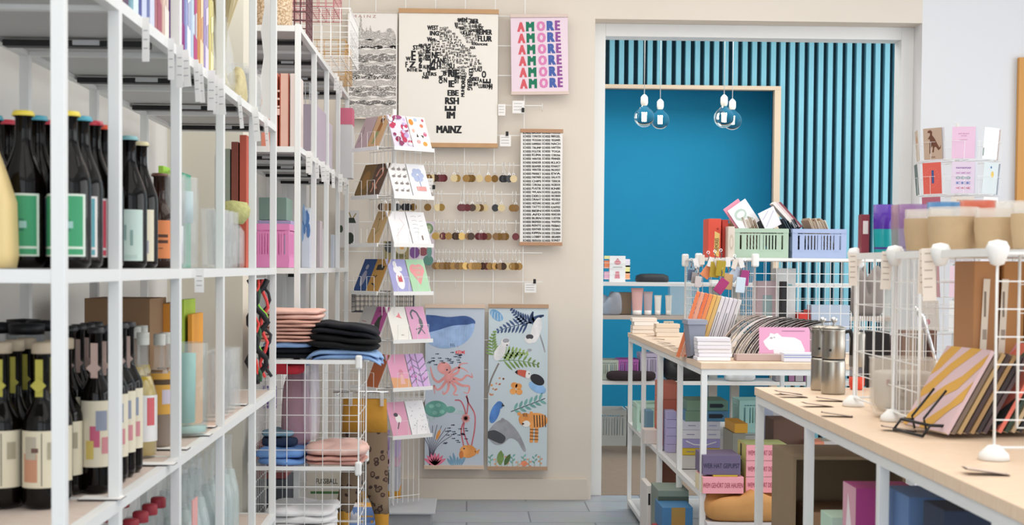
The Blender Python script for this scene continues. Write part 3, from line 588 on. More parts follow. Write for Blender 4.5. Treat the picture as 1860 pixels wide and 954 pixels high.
SC = [
 (0, 1, 0, 'white card with lilac and maroon print, top tray', 'ded6ea', dots(['8c3b60', 'c7b4dd', 'f2eef6', 'b8a4cf', 'c04060'], 26, .12, 2)+[('e', .5, .93, .25, .06, '9c4b78')]),
 (0, 1, 1, 'white card with orange fruit pattern, top tray right', 'f4ece8', [('e', .18, .82, .13, .1, 'e08c3c'), ('e', .45, .9, .1, .06, 'a9bdd8'), ('e', .72, .72, .1, .06, 'dd8060'), ('e', .85, .9, .07, .05, 'c0607a'), ('e', .8, .45, .1, .07, 'c96a8a'), ('p', [(.3, .35), (.42, .35), (.36, .46)], '3b3b3b'), ('p', [(.55, .42), (.7, .4), (.66, .32)], '444444'), ('e', .68, .14, .12, .07, 'e3a04c'), ('e', .35, .2, .1, .06, 'd9a0a0'), ('e', .2, .55, .07, .06, 'e0b0a0')]),
 (1, 1, 0, 'white card covered in small grey dinosaurs', 'f3f0ee', [s for i in range(4) for j in range(3) for s in [('e', .2+.3*j+(i % 2)*.06, .15+.22*i, .1, .035, '8b8582', 8), ('s', [(.2+.3*j+(i % 2)*.06, .15+.22*i), (.32+.3*j, .22+.22*i)], .03, '8b8582')]]),
 (1, 1, 1, 'white card with big pale blue flower and coral strip', 'f3f3f6', [('e', .5+.2*math.cos(a), .66+.14*math.sin(a), .15, .09, 'b4c0e0') for a in (0, 1.05, 2.1, 3.14, 4.2, 5.25)]+[('s', [(.5, .66), (.55, .3)], .05, 'a3b1da'), ('p', [(.28, .16), (.8, .16), (.8, .3), (.28, .3)], 'e0a09c')]),
 (2, 1, 0, 'plain white card with faint pink drawing, third tray', 'f6f3f4', [('s', [(.2, .2), (.8, .6), (.6, .8)], .02, 'dcc7cd')]),
 (2, 1, 1, 'white card with rows of tiny grey handwriting', 'f5f4f6', [('s', [(.2, y), (.38, y+.02), (.5, y-.01)], .015, 'a9a9ad') for y in (.85, .72, .6, .48, .35)]+[('s', [(.6, y), (.8, y+.02)], .015, 'a9a9ad') for y in (.86, .7, .55)]+[('p', [(.55, .12), (.62, .12), (.62, .26), (.55, .26)], '7c6a60')]),
 (3, 1, 0, 'lavender card with white animal holding a heart', 'a9a8d8', [('e', .5, .35, .22, .28, 'f5f3f6'), ('e', .42, .68, .17, .12, 'f5f3f6'), ('e', .38, .84, .1, .1, 'f5f3f6'), ('e', .62, .7, .12, .08, 'f5f3f6'), ('p', [(.4, .3), (.62, .3), (.6, .5), (.5, .46), (.4, .5)], 'd4656c')]),
 (3, 1, 1, 'mint green card with a large pink heart', 'b5ddb8', [('e', .35, .68, .25, .17, 'eea0a4'), ('e', .65, .68, .25, .17, 'eea0a4'), ('p', [(.1, .66), (.9, .66), (.52, .2)], 'eea0a4'), ('t', "YOU'RE", .52, .72, .08, 'c4d9b4', 0, .8), ('t', 'THE', .52, .58, .08, 'c4d9b4'), ('t', 'BEST', .52, .44, .08, 'c4d9b4')]),
 (4, 1, 0, 'cream card with small pink paper hat', 'f0ede6', [('p', [(.4, .7), (.72, .64), (.66, .7), (.62, .84), (.52, .74)], 'ee8f94'), ('t', 'HAPPY', .55, .14, .03, '8a8a86')]),
 (4, 1, 1, 'pink card with a dark grey curled lizard', 'e0a8c8', [('s', [(.25, .62), (.2, .8), (.35, .9), (.55, .82), (.66, .62), (.68, .4), (.5, .25), (.35, .16)], .09, '6b6f76'), ('s', [(.6, .35), (.3, .3)], .05, '6b6f76'), ('s', [(.62, .3), (.75, .16)], .05, '6b6f76'), ('e', .66, .5, .1, .16, '6b6f76')]),
 (5, 1, 0, 'pink card with orange lower edge and small figure', 'e4a3c0', [('p', [(0, 0), (1, 0), (1, .25), (0, .32)], 'e0a77c'), ('e', .6, .45, .12, .1, 'd48a9c'), ('p', [(.45, .1), (.72, .1), (.66, .4), (.54, .4)], 'e8b9b4')]),
 (5, 1, 1, 'lilac card with grey veined flower pattern', 'd3aede', [('s', [(.0, .1+.2*i), (.3, .25+.2*i), (.6, .12+.2*i), (1, .3+.2*i)], .05, '8b7f9c') for i in range(4)]+[('s', [(.3+.3*i, 0), (.25+.3*i, 1)], .05, '8b7f9c') for i in range(2)]+dots(['c884b8'], 8, .06, 4)),
 (6, 1, 0, 'pink card with black and white bird, lowest tray', 'e3a5bf', [('e', .5, .5, .16, .13, 'f3f0ee'), ('e', .4, .62, .12, .06, '56505a'), ('s', [(.5, .4), (.35, .2)], .05, '56505a')]),
 (6, 1, 1, 'white card with sparse tiny grey specks, lowest tray', 'f0f0f3', dots(['b7b9c6'], 26, .025, 9)),
 (0, 2, 0, 'tan card with a woman in green trousers, top tray', 'c9a47e', [('e', .5, .86, .16, .08, '5e3c30'), ('p', [(.34, .5), (.62, .5), (.66, .78), (.4, .8)], '9b6a3c'), ('p', [(.32, .1), (.46, .1), (.6, .5), (.36, .5)], '8e9a6c')]),
 (0, 2, 1, 'mauve card beside the tan card, top tray', 'b9a3a8', [('s', [(.2, .2), (.3, .5), (.2, .7)], .03, '5a5056')]),
 (1, 2, 0, 'dark brown card with a pink snake', '5c4637', [('s', [(.25, .6), (.35, .82), (.6, .86), (.7, .66), (.5, .48), (.45, .3), (.65, .2)], .11, 'c98f78'), ('s', [(.15, .4), (.3, .3), (.28, .1)], .08, 'c98f78')]),
 (1, 2, 1, 'olive brown card beside the snake card', '7a6038', [('e', .5, .5, .3, .3, '94703c')]),
 (2, 2, 0, 'tan kraft card with a drawn green twig', 'c1a274', [('s', [(.45, .1), (.5, .5), (.4, .7)], .03, '7a7c48'), ('s', [(.5, .3), (.7, .45)], .03, '7a7c48'), ('e', .4, .75, .06, .03, '8b6a40'), ('e', .65, .85, .06, .03, '8b6a40')]),
 (3, 2, 0, 'mustard card with dark cats', 'b98c48', [('p', [(.2, .66), (.8, .66), (.85, .8), (.7, .78), (.5, .84), (.2, .82)], '35302a'), ('s', [(.2, .5), (.3, .42), (.45, .5)], .06, '35302a'), ('s', [(.25, .25), (.5, .2), (.6, .12)], .07, '35302a')]),
 (3, 2, 1, 'deep blue card with pale grey figure', '2c4a80', [('e', .45, .4, .2, .25, '9a99ac'), ('e', .45, .75, .12, .08, '9a99ac')]),
 (4, 2, 0, 'magenta card with dark green cat', 'b85a98', CAT('3c4438')+[('t', 'BEST CAT', .5, .86, .05, '6e3458')]),
 (4, 2, 1, 'light grey card with pink writing beside the magenta card', 'cfcbc8', [('s', [(.2, .55), (.6, .52)], .03, 'b56f84'), ('e', .35, .3, .15, .1, 'c99aa8')]),
 (5, 2, 0, 'rust orange card without picture', 'b5643c', []),
]
for a in SC: stand_card(*a)
# prints hanging on the wall grid behind the stand
def hung(name, label, u0, v0, u1, v1, col, shapes, Y=YG-.02, cat='print'):
    a, b = at(u0, v0, Y), at(u1, v1, Y); return card(name, label, cat, wallM((a+b)/2), b.x-a.x, a.z-b.z, col, shapes)
hung('vegetable_print', 'lilac print with cabbage, beetroot and green vegetables behind card stand', 743, 402, 789, 481, 'd5c9d3', [('e', .75, .83, .2, .13, '76906c'), ('e', .78, .84, .1, .07, 'a3b08c'), ('p', [(.6, .6), (.85, .5), (.72, .3), (.66, .45)], 'c77c80'), ('e', .22, .28, .2, .14, '78508c'), ('e', .56, .3, .18, .1, '8c5058'), ('e', .76, .1, .2, .12, '5f8c80'), ('e', .8, .3, .1, .14, '6f9890'), ('e', .4, .55, .2, .07, 'c08a8c')])
hung('flower_print', 'olive print with dark and white blossoms behind the card stand', 696, 438, 742, 474, '94875c', [('e', .25, .7, .2, .3, '3f4442'), ('e', .7, .65, .24, .3, 'cfc6b2'), ('e', .75, .7, .1, .12, 'd6a058'), ('e', .6, .25, .3, .1, '6f6a44')])
hung('beetle_print', 'pale grey print with dark green beetle and plants left of card stand', 616, 382, 652, 450, 'cfcac9', [('e', .55, .25, .2, .16, '2e352c'), ('p', [(.35, .66), (.85, .66), (.75, .8), (.45, .8)], '2e352c'), ('s', [(.6, .8), (.5, .95)], .05, '8a7a3c'), ('s', [(.7, .8), (.85, .92)], .05, '8a7a3c'), ('e', .1, .5, .1, .1, '3c4a38')])
# dark wire basket and white wire basket hanging behind the stand
def wire_basket(name, label, c, d, nx_, ny_, nz_, m_, r=.0016, rz=0, group=None):
    x, y, z = d; m = MB()
    for zz in [z*k/nz_ for k in range(nz_+1)]:
        m.tube([(sx*x/2, sy*y/2, zz) for sx, sy in ((-1, -1), (1, -1), (1, 1), (-1, 1))], r*(1.4 if zz in (0, z) else 1), m_, 4, closed=True)
    for k in range(nx_+1):
        xx = -x/2+x*k/nx_; m.tube([(xx, -y/2, z), (xx, -y/2, 0), (xx, y/2, 0), (xx, y/2, z)], r, m_, 4)
    for k in range(1, ny_):
        yy = -y/2+y*k/ny_; m.tube([(-x/2, yy, z), (-x/2, yy, 0), (x/2, yy, 0), (x/2, yy, z)], r, m_, 4)
    o = m.build(name, loc=c, rz=rz); return tag(o, label, 'wire basket', group)
wire_basket('wire_basket', 'dark wire basket hanging behind the card stand', at(697, 566, 7.105), (.30, .22, .10), 14, 7, 4, mat('3c3a44', .4))
wire_basket('wire_basket', 'small white wire basket near the lowest card tray', at(722, 726, 7.11), (.27, .2, .075), 10, 6, 3, WIRE)
# ---- round card spinner at the right wall
SP = at(1735, 480, 6.80); SP.z = 0; t = thing('card_spinner', 'round white wire card spinner standing before the white wall on the right', 'card stand', SP)
m = MB(); m.tube([(0, 0, .03), (0, 0, 1.9)], .011, WIRE, 10); m.build('pole', t)
m = MB(); m.lathe([(0, .0), (.2, .0), (.2, .012), (.03, .03), (0, .03)], WIRE, 24); m.build('base_plate', t)
sz = [1.715-.163*k for k in range(7)]; RS = .185
for z in sz:
    m = MB()
    for zz, rr in ((z, RS+.012), (z+.085, RS+.018), (z, RS-.02)): m.tube([(rr*math.cos(q*PI/4+PI/8), rr*math.sin(q*PI/4+PI/8), zz) for q in range(8)], .0011, WIRE, 4, closed=True)
    for q in range(8):
        a = q*PI/4; n = Vector((math.cos(a), math.sin(a), 0)); u = Vector((-math.sin(a), math.cos(a), 0))
        for s in (-1, 1): m.tube([n*(RS-.02)+u*.035*s+Vector((0, 0, z)), n*(RS+.013)+u*.035*s+Vector((0, 0, z)), n*(RS+.019)+u*.035*s+Vector((0, 0, z+.085))], .0009, WIRE, 4)
        m.tube([(0, 0, z), n*(RS-.02)+Vector((0, 0, z))], .0015, WIRE, 4)
    m.build('pocket_ring', t)
amore = lambda x: [('t', ch, x, .17+.16*i, .13, c, PI/2, .55) for i, (ch, c) in enumerate(zip('AMORE', ('c9697c', '4f73b8', '5c9c8c', 'c58fc0', '8450a0')))]
PK = {
 (0, -45): ('beige card with a brown dinosaur, top row of the spinner', 'c3ab98', TREX+[('t', 'RAWR', .5, .07, .05, '8a5a44')]),
 (0, 0): ('pink card with fine rose lettering, top row of the spinner', 'e4bfd6', [('t', 'HAPPY BIRTHDAY', .5, .78, .04, 'c884ac', 0, .75), ('t', 'TO YOU', .5, .71, .04, 'c884ac'), ('t', 'DARLING', .5, .58, .05, 'dca6c6')]),
 (0, 45): ('blank white card, top row of the spinner on the right', 'f4f5f5', [('p', [(.0, .1), (.08, .1), (.08, .35), (.0, .35)], '8a9a90')]),
 (0, 90): ('white card with a peach figure at the spinner right edge', 'eee4df', [('e', .5, .5, .25, .3, 'e0a088')]),
 (0, -90): ('pale tan card at the spinner left edge, top row', 'd6c4b0', [('e', .5, .7, .2, .12, 'd09c7c')]),
 (1, -45): ('coral red card with a big blue number 1', 'e2685c', [('t', '1', .54, .52, .42, '3a5c98', 0, 1.1)]+[('e', .5+.36*math.cos(a), .52+.3*math.sin(a), .018, .012, 'f0a088', 6) for a in [q*PI/10 for q in range(20)]]),
 (1, 0): ('lilac card repeating AMORE in upright coloured letters', 'dccbdc', amore(.3)+amore(.52)+amore(.74)),
 (1, 45): ('pale grey card with small yellow balloon, second row', 'd9e0e0', [('e', .62, .62, .1, .1, 'e8c468'), ('e', .5, .84, .05, .04, '5a7cb0')]),
 (1, 90): ('light blue edge card, second row of the spinner', 'c9d6e4', []),
 (1, -90): ('dark grey green card at spinner left edge', '707c78', []),
 (2, -45): ('raspberry pink card, third row of the spinner', 'b8687c', []),
 (2, 0): ('beige card reading MAUSIGE in tan letters', 'd9cfc4', [('t', 'MAUSIGE', .5, .86, .08, 'b98c74', 0, .8), ('t', 'GRÜSSE', .5, .72, .08, 'b98c74', 0, .8)]),
 (2, 45): ('white card with rows of tiny coloured figures', 'f2eeea', [('e', .15+.23*j, .85-.2*i, .05, .05, random.choice(['d9a05c', '7d6aa8', 'c9605c', '8c8fae']), 8) for i in range(4) for j in range(4)]),
 (3, -45): ('plain olive card, fourth row of the spinner', '9c9470', []),
 (3, 0): ('grey card, fourth row of the spinner', 'c4bfc2', []),
 (3, 45): ('white card with curly lettering, fourth row', 'e9e5ea', [('t', 'Love', .5, .8, .1, '8a8088')]),
 (4, -45): ('mauve pink card, fifth row of the spinner', 'c79cA0', []),
 (4, 0): ('pink card reading CHEERS TO YOU in red', 'e6c8d2', [('t', 'CHEERS', .5, .68, .09, 'c4707c', 0, .8), ('t', 'TO YOU', .5, .34, .08, 'c4707c', 0, .8)]),
 (4, 45): ('pale grey card, fifth row of the spinner', 'd5d3d2', []),
 (5, -45): ('pale beige card with rose spot, sixth row', 'e0d6cc', [('e', .4, .3, .12, .09, 'd38c98')]),
 (5, 0): ('white card with brown square, sixth row', 'e6e2de', [('p', [(.5, .6), (.75, .6), (.75, .75), (.5, .75)], '6b5c50')]),
 (5, 45): ('cream card, sixth row of the spinner', 'e6dfd6', []),
}
yaw = math.atan2(SP.x, SP.y)
for (k, az), (lb, col, sh) in PK.items():
    a = math.radians(az)-yaw*.55; n = Vector((math.sin(a), -math.cos(a), 0)); u = Vector((math.cos(a), math.sin(a), 0)); tl_ = math.radians(5)
    up = (Vector((0, 0, 1))*math.cos(tl_)+n*math.sin(tl_)); base = SP+n*(RS-.004)+Vector((0, 0, sz[k]+.003)); M = frame(base+up*.074, u, up)
    card('greeting_card', lb, 'card', M, .105 if az != 45 else .112, .148, col, sh, 'cards in the spinner')
    if (k, az) in ((0, -45), (0, 0), (1, 0), (1, 45), (0, 45)):
        M = frame(base+up*.074-n*.006+u*.012, u, up); card('greeting_card', 'spare card half hidden behind the '+lb.split(',')[0], 'card', M, .105, .148, 'dcdce4', group='cards in the spinner')
# wooden frame at the very right edge of the wall
a = at(1850, 105, YW-.02); b = at(1850, 430, YW-.02); m = MB(); m.box((a.x+.02, a.y, (a.z+b.z)/2), (.04, .03, a.z-b.z), mat('d39a54', .6)); m.box((a.x+.3, a.y, a.z-.02), (.52, .03, .04), mat('d39a54', .6)); m.box((a.x+.3, a.y, b.z+.02), (.52, .03, .04), mat('d39a54', .6)); m.box((a.x+.3, a.y+.008, (a.z+b.z)/2), (.52, .008, a.z-b.z-.06), PAPER); m.box((a.x+.58, a.y, (a.z+b.z)/2), (.04, .03, a.z-b.z), mat('d39a54', .6))
tag(m.build('framed_picture'), 'orange toned wooden picture frame cut off at the right edge', 'picture frame')

# ================================================================ general builders
def bx(name, label, cat, c, d, col, rz=0, group=None, face=None, fcols=None, bevel=.001, parent=None, rough=.6, seam=None):
    """box standing with its base at c; face = shapes printed on the side towards -y, left/right/top = more printed sides"""
    m = MB(); m.box((0, 0, d[2]/2), d, mat(col, rough) if isinstance(col, str) else col)
    o = m.build(name, loc=c, rz=rz, bevel=bevel); tag(o, label, cat, group)
    if face:
        m = MB(); art(m, frame((0, -d[1]/2-.0003, d[2]/2), (1, 0, 0), (0, 0, 1)), d[0], d[2], face); m.build('printed_front', o, fix=False)
    if fcols:
        for side, sh in fcols.items():
            m = MB()
            if side == 'left': art(m, frame((-d[0]/2-.0003, 0, d[2]/2), (0, -1, 0), (0, 0, 1)), d[1], d[2], sh)
            if side == 'top': art(m, frame((0, 0, d[2]+.0003), (1, 0, 0), (0, 1, 0)), d[0], d[1], sh)
            m.build('printed_'+side, o, fix=False)
    return o
def crate(name, label, c, d, col, rz=0, group=None, nb=12, cat='crate'):
    w, l, h = d; M_ = mat(col, .5); t = thing(name, label, cat, c, rz, group); th = .004
    def side(fr, W_, nm):
        m = MB(); x = fr.to_3x3(); o = fr.to_translation()
        cnt_ = [0]
        def b(cx, cz, sx, sz, ty=th):
            cnt_[0] += 1; ty = ty*(1+.035*cnt_[0]); m.box(o+x@Vector((cx, cz, 0)), (sx, sz, ty), M_, x)
        b(0, h*.93, W_, h*.14, th*1.8); b(0, h*.12, W_, h*.24); b(-W_/2+W_*.05, h*.5, W_*.1, h*.76); b(W_/2-W_*.05, h*.5, W_*.1, h*.76)
        b(0, h*.80, W_*.8, h*.05); b(0, h*.27, W_*.8, h*.06)
        for q in range(nb):
            xx = -W_*.38+W_*.76*(q+.5)/nb
            b(xx, h*.55, W_*.76/nb*.55, h*.56)
        for q in (-.33, 0, .33): b(q*W_, h*.52, W_*.06, h*.55)
        m.build(nm, t)
    side(frame((0, -l/2+th/2, 0), (1, 0, 0), (0, 0, 1)), w, 'front_wall'); side(frame((0, l/2-th/2, 0), (1, 0, 0), (0, 0, 1)), w, 'back_wall')
    side(frame((-w/2+th/2, 0, 0), (0, 1, 0), (0, 0, 1)), l-2*th, 'side_wall'); side(frame((w/2-th/2, 0, 0), (0, 1, 0), (0, 0, 1)), l-2*th, 'side_wall')
    m = MB(); m.box((0, 0, .004), (w-.008, l-.008, .006), M_); m.build('bottom', t)
    return t
def slab(mb, c, d, m, seed=0, n=36, e=5, wob=.06, tilt=(0, 0), droop=0):
    """soft rounded slab (folded cloth)"""
    c = Vector(c); w, l, h = d; r = random.Random(seed); i = mb.mi(m); ph = [r.uniform(0, 6) for _ in range(6)]; rings = []
    prof = [(0, 0), (.8, 0), (.95, .12), (1, .35), (1, .65), (.95, .88), (.82, .99), (.5, 1.02), (0, 1.03)]
    for k, (s, z) in enumerate(prof):
        if s == 0: rings.append([mb.bm.verts.new(c+Vector((0, 0, z*h)))]); continue
        ring = []
        for q in range(n):
            a = 2*PI*q/n; k_ = 1/((abs(math.cos(a))**e+abs(math.sin(a))**e)**(1/e)); f_ = 1+wob*(math.sin(2*a+ph[0])*.4+math.sin(5*a+ph[1])*.25+math.sin(9*a+ph[2]+z*3)*.2)
            x, y = s*k_*math.cos(a)*w/2*f_, s*k_*math.sin(a)*l/2*f_
            zz = z*h*(1+.18*wob/.06*.5*(math.sin(3*a+ph[3])+math.sin(7*a+ph[4])*.5)*(z > .3))+tilt[0]*x+tilt[1]*y-droop*max(0, abs(x)/(w/2)-.55)**2*w
            ring.append(mb.bm.verts.new(c+Vector((x, y, zz))))
        rings.append(ring)
    for k in range(len(rings)-1):
        A, B = rings[k], rings[k+1]
        for q in range(n):
            vs = (A[0], B[(q+1) % n], B[q]) if len(A) == 1 else ((A[q], A[(q+1) % n], B[0]) if len(B) == 1 else (A[q], A[(q+1) % n], B[(q+1) % n], B[q]))
            f = mb.bm.faces.new(vs); f.material_index = i; f.smooth = True
def cloth(h): return mat(h, .95, var=.06, scale=60, bump=.25)
def garment(name, label, c, d, col, seed=0, layers=3, rz=0, group=None, wob=.06, tilt=(0, 0), droop=0, cat='clothing'):
    m = MB(); M_ = cloth(col)
    r = random.Random(seed); lh = d[2]/layers
    for k in range(layers): slab(m, (r.uniform(-.004, .004), r.uniform(-.006, .006), k*lh*1.0), (d[0]*r.uniform(.96, 1), d[1]*r.uniform(.96, 1), lh*.97), M_, seed*7+k, wob=wob, tilt=tilt, droop=droop)
    o = m.build(name, loc=c, rz=rz, fix=True); return tag(o, label, cat, group)
def grid_panel(t, o, ux, uz, w, h, nx_, nz_, m_, rf=.0035, r=.0014, name='grid_panel'):
    o = Vector(o); ux = Vector(ux); uz = Vector(uz); m = MB()
    P = [o, o+ux*w, o+ux*w+uz*h, o+uz*h]; m.tube(P, rf, m_, 6, closed=True)
    for k in range(1, nx_): m.tube([o+ux*w*k/nx_, o+ux*w*k/nx_+uz*h], r, m_, 4)
    for k in range(1, nz_): m.tube([o+uz*h*k/nz_, o+uz*h*k/nz_+ux*w], r, m_, 4)
    return m.build(name, t)
def pxY(u, Y): return at(u, 484, Y).x

# ================================================================ clothing stand of wire panels
xL, xR, yF, yK = -.706, -.356, 4.66, 5.00
t = thing('wire_cube_stand', 'white wire grid stand with folded clothes at the end of the bottle rack', 'shelf', ((xL+xR)/2, (yF+yK)/2, 0)); O = t.location.copy()
def L_(x, y, z): return Vector((x, y, z))-O
lev = (.176, .526, .876)
for k in range(2):
    z0 = lev[k]+.003; hh = .344
    grid_panel(t, L_(xL, yF, z0), (1, 0, 0), (0, 0, 1), .35, hh, 6, 6, WIRE)
    grid_panel(t, L_(xL, yK, z0), (1, 0, 0), (0, 0, 1), .35, hh, 6, 6, WIRE)
    grid_panel(t, L_(xL, yF+.006, z0), (0, 1, 0), (0, 0, 1), .328, hh, 8, 6, WIRE)
    grid_panel(t, L_(xR, yF+.006, z0), (0, 1, 0), (0, 0, 1), .328, hh, 3, 4, WIRE)
grid_panel(t, L_(xL, yF, .01), (1, 0, 0), (0, 0, 1), .35, .16, 6, 3, WIRE); grid_panel(t, L_(xL, yK, .01), (1, 0, 0), (0, 0, 1), .35, .16, 6, 3, WIRE)
for z in lev:
    m = MB(); m.box(L_((xL+xR)/2, (yF+yK)/2, z), (.352, .342, .010), clearfilm('dfe6ea', .35)); m.box(L_((xL+xR)/2, yF, z), (.352, .008, .013), WIRE); m.box(L_((xL+xR)/2, yK, z), (.352, .008, .013), WIRE); m.build('shelf_sheet', t)
    for x in (xL, xR):
        for y in (yF, yK):
            m = MB(); m.box(L_(x, y, z), (.022, .022, .046), WIRE); m.build('corner_connector', t, bevel=.006)
zt = .883
G = 'folded clothes on the wire stand'
navy_o = garment('folded_trousers', 'folded navy trousers at the bottom left of the top pile', (-.60, 4.82, zt), (.19, .26, .035), '10131d', 1, 2, group=G)
garment('folded_shirt', 'light blue folded cloth drooping over the stand right edge', (-.415, 4.80, zt), (.25, .27, .032), '93b4df', 2, 2, group=G, droop=.55, wob=.1)
garment('folded_shirt', 'small light blue folded cloth under the pink pile', (-.60, 4.79, zt+.036), (.17, .22, .018), '8fb0dd', 12, 1, group=G, wob=.1)
zz = zt+.055
for k in range(4):
    h = (.023, .023, .024, .033)[k]; garment('folded_shirt', f'folded dusty pink shirt, {ORD[k]} from the bottom of the upper pile', (-.602+.004*k, 4.81, zz), (.215-.004*k, .27, h), ('d8a898', 'dcae9f', 'd6a696', 'e2b7a9')[k], 20+k, 2, group=G, wob=.07); zz += h+.0015
garment('folded_sweater', 'thick folded black sweater hanging over the stand right side, lower one', (-.41, 4.80, zt+.034), (.235, .28, .042), '08090c', 31, 2, group=G, wob=.08, tilt=(-.08, 0))
garment('folded_sweater', 'folded dark navy sweater on top of the black sweater', (-.405, 4.80, zt+.080), (.225, .27, .036), '0e0f18', 32, 2, group=G, wob=.08, tilt=(-.12, 0), droop=.3)
zm = .533
garment('folded_jeans', 'folded mid blue cloth in the middle compartment', (-.612, 4.80, zm), (.17, .26, .045), '6f9ad6', 41, 2, group=G, wob=.14)
garment('folded_jeans', 'dark navy folded cloth on the blue one, middle compartment', (-.635, 4.86, zm+.047), (.12, .16, .03), '26344f', 42, 1, group=G)
garment('folded_jeans', 'faded denim folded cloth on top in the middle compartment', (-.64, 4.86, zm+.079), (.11, .14, .018), '7da0b4', 43, 1, group=G, wob=.12)
garment('folded_shirt', 'rumpled pale pink shirt lying over the middle compartment edge', (-.44, 4.80, zm), (.19, .27, .028), 'd3a094', 44, 2, group=G, wob=.12, tilt=(-.03, 0))
garment('folded_shirt', 'flat pale pink shirt on top of the rumpled one', (-.435, 4.81, zm+.030), (.21, .28, .03), 'e6beb2', 45, 1, group=G, wob=.1)
z0 = .183
for k in range(4): garment('folded_shirt', f'folded white shirt, {ORD[k]} from the bottom of the lowest pile', (-.555, 4.80, z0), (.23, .27, .05), 'f0eeee', 50+k, 2, group=G, wob=.11); z0 += .0515
# hanging mauve bag, tags
m = MB(); prof = [(0, .195), (.012, .192), (.016, .18), (.03, .15), (.044, .10), (.05, .04), (.052, -.04), (.048, -.09), (.03, -.105), (0, -.108)]
m.lathe([(r_, z) for r_, z in prof[::-1]], cloth('b08c98'), 16, (-.585, 4.88, .735-.055)); o = m.build('sock_bag'); tag(o, 'long mauve cloth bag hanging inside the upper wire compartment', 'bag')
m = MB(); slab(m, (-.532, 4.86, .60), (.05, .1, .26), clearfilm('efe9f2', .35), 3, wob=.2); tag(m.build('plastic_bag'), 'clear crumpled plastic bag beside the mauve cloth bag', 'bag')
m = MB(); slab(m, (-.61, 4.76, .83), (.12, .1, .035), cloth('c2323f'), 4, wob=.15); tag(m.build('red_cloth'), 'bright red cloth tucked under the top shelf of the wire stand', 'clothing')
# leggings
LEO = bpy.data.materials.new('leopard'); LEO.use_nodes = True; nt = LEO.node_tree; b_ = nt.nodes['Principled BSDF']; b_.inputs['Roughness'].default_value = .9
tc = nt.nodes.new('ShaderNodeTexCoord'); vo = nt.nodes.new('ShaderNodeTexVoronoi'); vo.inputs['Scale'].default_value = 36; no = nt.nodes.new('ShaderNodeTexNoise'); no.inputs['Scale'].default_value = 40
ad = nt.nodes.new('ShaderNodeMath'); ad.operation = 'MULTIPLY_ADD'; ad.inputs[1].default_value = .5; rp = nt.nodes.new('ShaderNodeValToRGB'); rp.color_ramp.interpolation = 'CONSTANT'
rp.color_ramp.elements[0].position = 0; rp.color_ramp.elements[0].color = rgb('6e5846'); rp.color_ramp.elements[1].position = .99; rp.color_ramp.elements[1].color = rgb('7f6a55')
for p, h in ((.46, '3a2822'), (.60, '7f6a55')): rp.color_ramp.elements.new(p).color = rgb(h)
nt.links.new(tc.outputs['Object'], vo.inputs['Vector']); nt.links.new(tc.outputs['Object'], no.inputs['Vector']); nt.links.new(no.outputs['Fac'], ad.inputs[0]); nt.links.new(vo.outputs['Distance'], ad.inputs[2]); nt.links.new(ad.outputs['Value'], rp.inputs['Fac']); nt.links.new(rp.outputs['Color'], b_.inputs['Base Color'])
MUST = cloth('c28c35'); yP = 5.13
t = thing('leggings', 'leopard print leggings with mustard waistband hanging from a wire rail', 'clothing', (pxY(664, yP), yP, .712))
def ltube(nm, sec, m_):
    m = MB(); rings = []
    for (cx, z, rx, ry) in sec: rings.append([m.bm.verts.new((cx+rx*math.cos(2*PI*q/20), ry*math.sin(2*PI*q/20)+.004*math.sin(z*60+q), z)) for q in range(20)])
    i = m.mi(m_)
    for A, B in zip(rings[:-1], rings[1:]):
        for q in range(20): f = m.bm.faces.new((A[q], A[(q+1) % 20], B[(q+1) % 20], B[q])); f.material_index = i; f.smooth = True
    m.bm.faces.new(rings[-1]); return m.build(nm, t)
ltube('waistband', [(0, 0, .078, .016), (0, -.06, .08, .018), (0, -.122, .082, .02)], MUST)
ltube('leg', [(.0, -.12, .082, .021), (.0, -.2, .083, .024), (.02, -.27, .066, .026), (.04, -.32, .044, .024), (.055, -.38, .032, .022), (.062, -.415, .028, .02)], LEO)
ltube('leg', [(-.02, -.2, .06, .022), (-.03, -.27, .054, .024), (-.045, -.32, .044, .022), (-.065, -.37, .034, .02), (-.075, -.41, .028, .018)], LEO)
ltube('cuff', [(.062, -.41, .027, .0195), (.064, -.48, .022, .018), (.066, -.55, .022, .016)], MUST); ltube('cuff', [(-.076, -.405, .027, .018), (-.08, -.5, .022, .016)], MUST)
for x in (-.05, .062): m = MB(); m.box((x, -.012, .0), (.014, .03, .05), clearfilm('dddddd', .6)); m.build('hanger_clip', t, bevel=.003)
m = MB(); a = pxY(664, yP); m.tube([(xR-.13, yP, .737), (a+.085, yP, .737)], .004, CHROME, 8); m.tube([(xR-.1, 5.003, .737), (xR-.1, yP, .737)], .003, CHROME, 6); m.tube([(xR-.005, 5.004, .737), (xR-.005, yP, .737)], .003, CHROME, 6); tag(m.build('hanging_rail'), 'chrome rail fixed to the wire stand above the leggings', 'rail')
